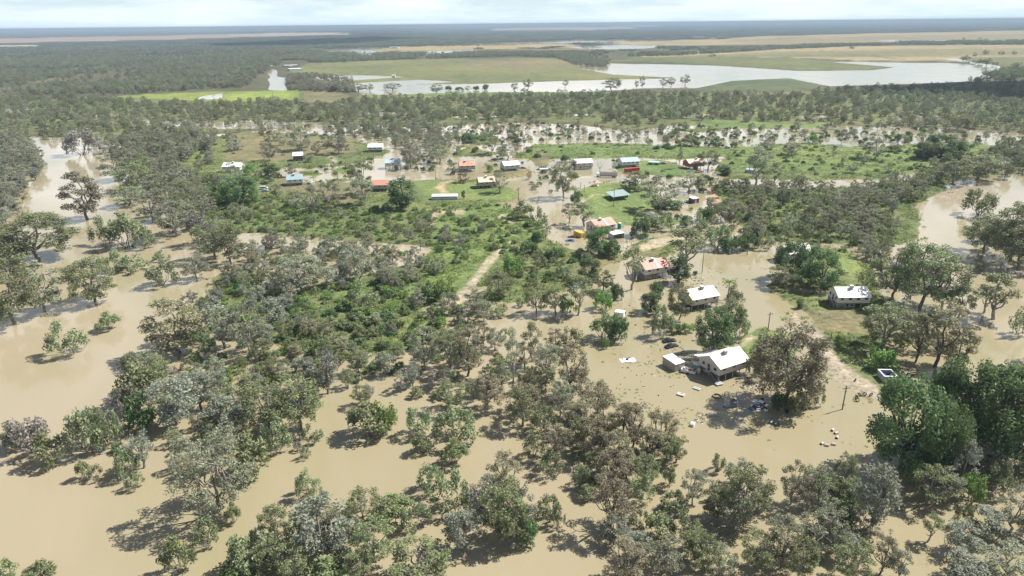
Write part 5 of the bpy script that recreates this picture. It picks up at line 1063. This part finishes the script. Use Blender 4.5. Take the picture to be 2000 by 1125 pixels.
for bx, ty, by, cw, k in HAND:
    b = gnd(bx, by); dist = np.linalg.norm(b - CAM); z = (b - CAM) @ f_
    kd = KIND[k]; v = int(rng.integers(len(kd['p'])))
    if k == 'xgum': v = 0 if bx > 1000 else 1
    hh0, ww0 = kd['p'][v][3:5]
    # crown top seen at the far edge: solve height so that the top of the crown reaches ty
    w_m = cw * z / F
    lo, hi = .5, 40
    for _ in range(30):
        m_ = (lo + hi) / 2
        top = min(proj(b + np.array([0, 0, m_]))[1], proj(b + np.array([0, w_m * .33, m_ * .80]))[1])
        if top > ty: lo = m_
        else: hi = m_
    h = m_; INST.append([h * F / dist + 1000 * (by > 160), b[0], b[1], k, v, rng.uniform(0, 6.28), w_m / ww0, h / hh0, 1]); hand_xy.append((b[0], b[1], w_m * .42, h))
HX = np.array(hand_xy); HO = np.array(HOUSES)
KEEP = [(1296,655,1332,686),(1290,680,1472,760),(1235,500,1313,548),(1340,552,1410,605),(1612,552,1712,608),(1105,418,1225,475),(1710,700,1800,750),(428,310,478,345),(552,335,605,372),(560,292,600,322),(712,276,752,300),(748,306,788,334),(716,346,760,380),(888,306,934,342),(978,308,1022,340),(928,340,972,375),(838,374,900,394),(1120,306,1162,336),(1210,304,1256,346),(1260,308,1300,328),(1338,304,1382,335),(1150,345,1262,412),(1160,332,1215,352),(505,362,530,382),(550,120,600,140),(1300,380,1372,400),(1390,760,1545,840),(1210,690,1250,715),(1590,830,1650,880),(1660,765,1706,792)]
OPEN_TALL = [P(640,640,760,640,840,622,900,640,880,668,760,680,640,672), P(575,592,640,650,560,640)]
OPEN = [P(1430,655,1490,636,1545,650,1560,690,1520,706,1455,700), P(800,350,1010,362,1010,392,820,392), P(1135,365,1300,360,1300,400,1260,418,1145,420), P(850,545,960,500,950,560,900,590,855,580), P(1575,610,1700,612,1700,648,1600,645)]
for pl, sp, mixk in FILL:
    poly = P(*pl); x0, y0 = poly.min(0); x1, y1 = poly.max(0)
    nx, ny = int((x1 - x0) / sp) + 1, int((y1 - y0) / sp) + 1
    gx, gy = np.meshgrid(np.arange(nx), np.arange(ny)); gx = x0 + (gx + rng.uniform(-.05, 1.05, gx.shape)) * sp; gy = y0 + (gy + rng.uniform(-.05, 1.05, gy.shape)) * sp
    gx, gy = gx.ravel(), gy.ravel()
    jit = (fbm(gx / 25, gy / 25, 91, 2) - .5) * sp * 2.2
    ok = inside(poly, gx + jit, gy - jit); gx, gy = gx[ok], gy[ok]
    thin = fbm(gx / 32, gy / 32, 55, 3); big = fbm(gx / 130, gy / 260, 63, 3); keep = rng.uniform(size=gx.shape) < np.clip(.58 + (thin - .30) * 2.6, .4, 1.0) * np.where(gy > 1100, np.clip((big - .36) * 7, .12, 1), 1); gx, gy = gx[keep], gy[keep]
    wts = np.array([m[1] for m in mixk], float); wts /= wts.sum()
    pn = fbm(gx / 22, gy / 22, 17, 2)
    for x, y, q in zip(gx, gy, pn):
        if len(HX) and y < 1200 and (((HX[:, 0] - x) ** 2 + (HX[:, 1] - y) ** 2) < HX[:, 2] ** 2).any(): continue
        if (((HO[:, 0] - x) ** 2 + (HO[:, 1] - y) ** 2) < (HO[:, 2] + 1.5) ** 2).any(): continue
        j = int(rng.choice(len(mixk), p=wts)) if rng.uniform() < .6 else int(np.searchsorted(np.cumsum(wts), np.clip((q - .25) * 2, 0, .999)))
        k, _, (h0, h1) = mixk[j]; h = rng.uniform(h0, h1) * (.9 if y < 330 else 1.0); kd = KIND[k]
        px, py, z = proj((x, y, 0)); tp = proj((x, y, h))[1]; hw = .5 * kd['w'] * h / kd['h'] * F / z
        if any(px + hw * .8 > a and px - hw * .8 < c_ and py > b_ and tp < d_ for a, b_, c_, d_ in KEEP): continue
        if any(inside(o_, np.array([x]), np.array([y]))[0] for o_ in OPEN): continue
        if h > 4.6 and any(inside(o_, np.array([x]), np.array([y]))[0] for o_ in OPEN_TALL): continue
        v = int(rng.integers(len(kd['p']))); hh0, ww0 = kd['p'][v][3:5]; s = h / hh0
        INST.append([h * F / math.hypot(math.hypot(x, y), H), x, y, k, v, rng.uniform(0, 6.28), s * rng.uniform(.88, 1.25) * (kd['w'] / kd['h']) / (ww0 / hh0), s, 0])
INST.sort(key=lambda t: -t[0])

LMK = {'the nearest cream roofed house': (1415,720), 'the pale yellow roofed house': (1380,590), 'the red roofed stilt house': (1285,530), 'the lone white roofed house': (1665,590), 'the yellow container': (1131,460), 'the long white shed': (868,388), 'the patchy rusty roof': (912,328), 'the far left house': (450,330),
       'the park shelter': (1207,385), 'the salmon roofed house': (1362,325), 'the roofless grey shed': (1741,735), 'the teal roofed house': (576,355), 'the upturned skiff': (1775,738), 'the tall cross-armed pole': (1371,533), 'the sandy track': (900,590)}
EDG = {'the bottom left corner': (0,1125), 'the bottom right corner': (2000,1125), 'the middle left edge': (0,562), 'the middle right edge': (2000,562), 'the middle bottom edge': (1000,1125), 'the bottom edge quarter point': (500,1125), 'the bottom edge three-quarter point': (1500,1125), 'the upper left edge': (0,280), 'the lower left edge': (0,840)}
ORD = ['nearest', 'second nearest', 'third nearest', 'fourth nearest', 'fifth nearest', 'sixth nearest', 'seventh nearest', 'eighth nearest', 'ninth nearest', 'tenth nearest']
def ordn(n): return ORD[n] if n < 10 else '%d%s nearest' % (n + 1, {1: 'st', 2: 'nd', 3: 'rd'}.get((n + 1) % 10 if (n + 1) % 100 not in (11, 12, 13) else 0, 'th'))
GROUPS = dict(agum='broad full crowned gum trees', xgum='huge old gum trees', cgum='tall brownish gum trees', gum='grey green gum trees', ogum='olive green gum trees', bgum='brownish gum trees', tgum='slender open gum trees', silver='silver grey wattle trees', dense='dense dark shade trees', deep='dark upright trees', dead='bare leafless trees', palm='palm trees', wshrub='willowy shrubs in the floodwater', purple='twiggy purplish bushes', bush='bright green bushes', obush='low olive bushes', dbush='dark rounded bushes')
cnt = {'tree': 0, 'shrub': 0}; MAXN = 295; SOLO, REST = [], []
for t in INST:
    c = KIND[t[3]]['cat']; px, py, _ = proj((t[1], t[2], 0))
    if cnt[c] < MAXN and -20 < px < 2020 and py < 1150: cnt[c] += 1; SOLO.append(t)
    else: REST.append(t)
rows = {}
for i, t in enumerate(SOLO):
    px, py, _ = proj((t[1], t[2], 0)); best = None
    for nm, (lx, ly) in list(LMK.items()) + list(EDG.items()):
        d = math.hypot(px - lx, (py - ly) * 1.3) * (1.0 if nm in LMK else 0.9)
        if best is None or d < best[0]: best = (d, nm, lx, ly)
    d, nm, lx, ly = best
    if nm in LMK:
        dx, dy = px - lx, py - ly
        dr = ('right of' if dx > 0 else 'left of') if abs(dx) > abs(dy) else ('in front of' if dy > 0 else 'behind')
    else: dr = 'from'
    rows.setdefault((t[3], nm, dr), []).append((d, i))
LAB = {}
for (k, nm, dr), L in rows.items():
    for n, (d, i) in enumerate(sorted(L)):
        ds = KIND[k]['desc']
        LAB[i] = f'{ds}, {ordn(n)} one {dr} {nm}' if dr != 'from' else f'{ds}, {ordn(n)} one to {nm}'
for i, t in enumerate(SOLO):
    _, x, y, k, v, rz, sx, sz, hm = t; kd = KIND[k]; tme, cme, po, hh0, ww0 = kd['p'][v]
    r = bpy.data.objects.new(kd['name'], None); COL.objects.link(r); r.location = (x, y, 0.0); r.rotation_euler = (0, 0, rz); r.scale = (sx, sx, sz)
    tag(r, LAB[i], kd['cat'], GROUPS[k])
    o = bpy.data.objects.new('trunk', tme); COL.objects.link(o); o.parent = r
    if cme is not None: o = bpy.data.objects.new('crown', cme); COL.objects.link(o); o.parent = r

# everything beyond those: one object of trees, one of shrubs, one of grass tussocks
def scatter(name, forms, pos, idx_, rot, scl):
    me = bpy.data.meshes.new(name); n = len(pos); me.vertices.add(n); me.vertices.foreach_set('co', np.asarray(pos, np.float32).ravel())
    a = me.attributes.new('form', 'INT', 'POINT'); a.data.foreach_set('value', np.asarray(idx_, np.int32))
    a = me.attributes.new('turn', 'FLOAT_VECTOR', 'POINT'); a.data.foreach_set('vector', np.asarray(rot, np.float32).ravel())
    a = me.attributes.new('size', 'FLOAT_VECTOR', 'POINT'); a.data.foreach_set('vector', np.asarray(scl, np.float32).ravel())
    o = bpy.data.objects.new(name, me); COL.objects.link(o)
    g = bpy.data.node_groups.new(name, 'GeometryNodeTree')
    g.interface.new_socket('Geometry', in_out='INPUT', socket_type='NodeSocketGeometry'); g.interface.new_socket('Geometry', in_out='OUTPUT', socket_type='NodeSocketGeometry')
    gi, go_ = g.nodes.new('NodeGroupInput'), g.nodes.new('NodeGroupOutput')
    iop = g.nodes.new('GeometryNodeInstanceOnPoints'); iop.inputs['Pick Instance'].default_value = True
    jn = g.nodes.new('GeometryNodeJoinGeometry')
    for f in reversed(forms):
        oi = g.nodes.new('GeometryNodeObjectInfo'); oi.inputs['Object'].default_value = f; oi.transform_space = 'ORIGINAL'
        gti = g.nodes.new('GeometryNodeGeometryToInstance'); g.links.new(oi.outputs['Geometry'], gti.inputs[0]); g.links.new(gti.outputs[0], jn.inputs[0])
    g.links.new(gi.outputs[0], iop.inputs['Points']); g.links.new(jn.outputs[0], iop.inputs['Instance'])
    for at_, ty_, so in (('form', 'INT', 'Instance Index'), ('turn', 'FLOAT_VECTOR', 'Rotation'), ('size', 'FLOAT_VECTOR', 'Scale')):
        na_ = g.nodes.new('GeometryNodeInputNamedAttribute'); na_.data_type = ty_; na_.inputs['Name'].default_value = at_
        if so == 'Rotation':
            e = g.nodes.new('FunctionNodeEulerToRotation'); g.links.new(na_.outputs['Attribute'], e.inputs[0]); g.links.new(e.outputs[0], iop.inputs[so])
        else: g.links.new(na_.outputs['Attribute'], iop.inputs[so])
    g.links.new(iop.outputs[0], go_.inputs[0])
    m_ = o.modifiers.new('scatter', 'NODES'); m_.node_group = g
    tag(o, kind='stuff'); return o
def scatter_kinds(name, items, extra=()):
    forms, key = [], {}
    for t in items:
        kk = (t[3], t[4])
        if kk not in key: key[kk] = len(forms); forms.append(KIND[t[3]]['p'][t[4]][2])
    scatter(name, forms, [(t[1], t[2], 0) for t in items], [key[(t[3], t[4])] for t in items], [(0, 0, t[5]) for t in items], [(t[6], t[6], t[7]) for t in items])
tr = [t for t in REST if KIND[t[3]]['cat'] == 'tree']; sh = [t for t in REST if KIND[t[3]]['cat'] == 'shrub']
# woods on the far plain out to the horizon, coarser with distance
def copse(seed, n=900, R=32, hh=9, ls=2.4):
    rg_ = np.random.default_rng(seed); C_ = []
    for i in range(n // 30):
        c = np.array([rg_.normal(0, R * .5), rg_.normal(0, R * .3), hh * rg_.uniform(.5, .85)]); C_.append(lobe_pts(rg_, c, (4.5, 4.5, hh * .33), 30))
    v, q = leaf_cloud(rg_, np.concatenate(C_), np.full(n // 30 * 30, ls), 1.5)
    return bpy.data.objects.new('growth_form', mesh_np('copse', v, q, mats=[LEAF['far']]))
COPSE = [copse(i) for i in range(5)]
pos, ix, rt, sc_ = [], [], [], []
LNP = [(p_, s_, c_) for p_, s_, c_ in LAND if not isinstance(p_, str)]
for d0, d1, sp in ((2600, 4500, 42), (4500, 9000, 75), (9000, 20000, 170), (20000, 38000, 420)):
    gx, gy = np.meshgrid(np.arange(-.86 * d1, .86 * d1, sp), np.arange(d0, d1, sp)); gx = (gx + rng.uniform(-.5, .5, gx.shape) * sp).ravel(); gy = (gy + rng.uniform(-.5, .5, gy.shape) * sp).ravel()
    m_ = np.abs(gx) < .86 * gy; gx, gy = gx[m_], gy[m_]
    den = fbm(gx / 700, gy / 1500, 33, 3); m_ = (den > .43) | (rng.uniform(size=den.shape) < .25); gx, gy = gx[m_], gy[m_]
    bad = np.zeros(gx.shape, bool)
    for p_, s_, c_ in LNP:
        if p_[:, 1].max() < 2300: continue
        for f_q in (1.0, 1.04, 1.08) if (s_ < 0 or c_ == PALE or p_[:, 1].max() > 5000) else (1.0,): bad |= inside(p_, gx * f_q, gy * f_q)
    gx, gy = gx[~bad], gy[~bad]; s = sp / 42 * .8
    pos += [(x, y, 0) for x, y in zip(gx, gy)]; ix += list(rng.integers(0, 5, len(gx))); rt += [(0, 0, r) for r in rng.uniform(-.5, .5, len(gx))]; sc_ += [(s * q, s * q, q2) for q, q2 in zip(rng.uniform(.7, 1.5, len(gx)), rng.uniform(.75, 1.25, len(gx)))]
forms, key = list(COPSE), {}
for t in tr:
    kk = (t[3], t[4])
    if kk not in key: key[kk] = len(forms); forms.append(KIND[t[3]]['p'][t[4]][2])
    pos.append((t[1], t[2], 0)); ix.append(key[kk]); rt.append((0, 0, t[5])); sc_.append((t[6], t[6], t[7]))
scatter('woodland', forms, pos, ix, rt, sc_)
scatter_kinds('scrub', sh)
print('TREES', len(SOLO), len(tr), len(sh), len(pos))
# grass and weed tussocks on the land that stands clear of the water
def tussock(seed, n=26, r=.8, hh=.5):
    rg_ = np.random.default_rng(seed); C_ = np.stack([rg_.normal(0, r * .5, n), rg_.normal(0, r * .5, n), rg_.uniform(.05, hh, n)], 1)
    v, q = leaf_cloud(rg_, C_, np.full(n, .42), 2.2); return bpy.data.objects.new('growth_form', mesh_np('tussock', v, q, mats=[LEAF['grass']]))
TU = [tussock(i) for i in range(4)]
sp = 1.5; gx, gy = np.meshgrid(np.arange(-330, 420, sp), np.arange(190, 700, sp)); gx = (gx + rng.uniform(-.5, .5, gx.shape) * sp).ravel(); gy = (gy + rng.uniform(-.5, .5, gy.shape) * sp).ravel()
Dg, Cg, _ = field(gx, gy); n_ = fbm(gx / 7, gy / 7, 71, 3); green = ((Cg[:, 1] > Cg[:, 0] * 1.02) & (Dg > 1.0) & (gy < 690)) | ((Dg > -5) & (Dg <= 1.0) & (rng.uniform(size=gx.shape) < np.clip(.30 + Dg * .06, .02, .35)))
mow = np.zeros(gx.shape, bool)
for pl in ((800,350,1010,362,1010,392,820,392), (1128,358,1300,358,1335,432,1225,440,1140,424), (1195,316,1290,312,1372,340,1300,346,1205,336), (1640,488,1680,530,1638,530)): mow |= inside(P(*pl), gx, gy)
m_ = green & (rng.uniform(size=gx.shape) < np.clip((n_ - .36) * 5, 0, .9)) & ~mow; gx, gy = gx[m_], gy[m_]
for x0, y0, r0_ in HOUSES:
    k = (gx - x0) ** 2 + (gy - y0) ** 2 > (r0_ * .8) ** 2; gx, gy = gx[k], gy[k]
wx_, wy_ = [], []          # drowned weed tips in the shallows round the houses
for cx_, cy_, sx_, sy_, n__ in ((1260,700,60,30,260), (1330,800,50,18,150), (1400,560,60,25,160), (1240,600,50,25,150), (1600,840,60,30,120), (1130,450,40,14,80), (1480,520,50,30,120), (1180,760,60,30,90), (1690,720,40,25,160)):
    for a_, b_ in zip(rng.normal(cx_, sx_, n__), rng.normal(cy_, sy_, n__)): c_ = gnd(a_, b_); wx_.append(c_[0]); wy_.append(c_[1])
wx_, wy_ = np.array(wx_), np.array(wy_); kk_ = fbm(wx_ / 8, wy_ / 8, 12, 3) > .55; wx_, wy_ = wx_[kk_], wy_[kk_]
nw_ = len(wx_); gx = np.concatenate([gx, wx_]); gy = np.concatenate([gy, wy_])
nn = len(gx); s = rng.uniform(.5, 1.6, nn); s[-nw_:] *= .45; Dg2 = field(gx, gy)[0]; zg = np.where(Dg2 > 1.0, .32, .0)
scatter('grass', TU, np.stack([gx, gy, zg], 1), rng.integers(0, 4, nn), np.stack([0 * gx, 0 * gx, rng.uniform(0, 6.3, nn)], 1), np.stack([s, s, s * rng.uniform(.6, 1.4, nn) * np.where(np.arange(nn) >= nn - nw_, .5, 1)], 1))
print('GRASS', nn)

# ------------------------------------------------------------------ air
hz = MB().box(-46000, 46000, -600, 52000, -6, 108).build('haze', None)
m, nt, b = new_mat('haze'); nt.nodes.remove(b)
pv = N(nt, 'ShaderNodeVolumePrincipled', i_Density=1.05e-4, i_Anisotropy=0.0); pv.inputs['Color'].default_value = (0.36, 0.47, 0.58, 1)
nt.links.new(pv.outputs[0], nt.nodes['Material Output'].inputs['Volume'])
hz.data.materials.clear(); hz.data.materials.append(m); tag(hz, kind='stuff')

# two fair weather clouds high outside the picture; they throw the broad shadows that lie on the far woods
def cloud(poly, alt, step, label, seed):
    off = np.array([sd_.x, sd_.y]) * alt / sd_.z; x0, y0 = poly.min(0); x1, y1 = poly.max(0)
    gx, gy = np.meshgrid(np.arange(x0 - 3 * step, x1 + 3 * step, step), np.arange(y0 - 3 * step, y1 + 3 * step, step))
    d = sdist(poly, gx.ravel(), gy.ravel()) + (fbm(gx.ravel() / step / 5, gy.ravel() / step / 5, seed, 4) - .5) * step * 7
    th = np.where(d > 0, np.minimum(np.sqrt(np.maximum(d, 0) * step) * .9, step * 4) * (.6 + .8 * fbm(gx.ravel() / step / 3, gy.ravel() / step / 3, seed + 1, 3)), 0)
    nx, ny = gx.shape[1], gx.shape[0]; i_ = np.arange(nx * ny).reshape(ny, nx); ok = (d.reshape(ny, nx) > 0)
    q = np.stack([i_[:-1, :-1], i_[:-1, 1:], i_[1:, 1:], i_[1:, :-1]], -1).reshape(-1, 4); o4 = ok.ravel()[q].all(1); q = q[o4]
    top = np.stack([gx.ravel() + off[0], gy.ravel() + off[1], alt + th + 1], 1); bot = np.stack([gx.ravel() + off[0], gy.ravel() + off[1], alt - th * .12], 1)
    me = mesh_np('cloud', np.concatenate([top, bot]), np.concatenate([q, q[:, ::-1] + nx * ny]), mats=[painted('cloud_white', (.85, .85, .86), 1.0, 0.0, 0.0)], smooth=True)
    o = bpy.data.objects.new('sky_cloud', me); COL.objects.link(o); tag(o, kind='structure')
cloud(P(1560,180, 1680,172, 1800,165, 2080,155, 2080,196, 1960,198, 1860,190, 1700,186, 1600,188), 900, 26, '', 5)
cloud(P(360,89, 500,84, 620,78, 740,73, 860,77, 800,83, 640,90, 480,93), 1100, 70, '', 9)
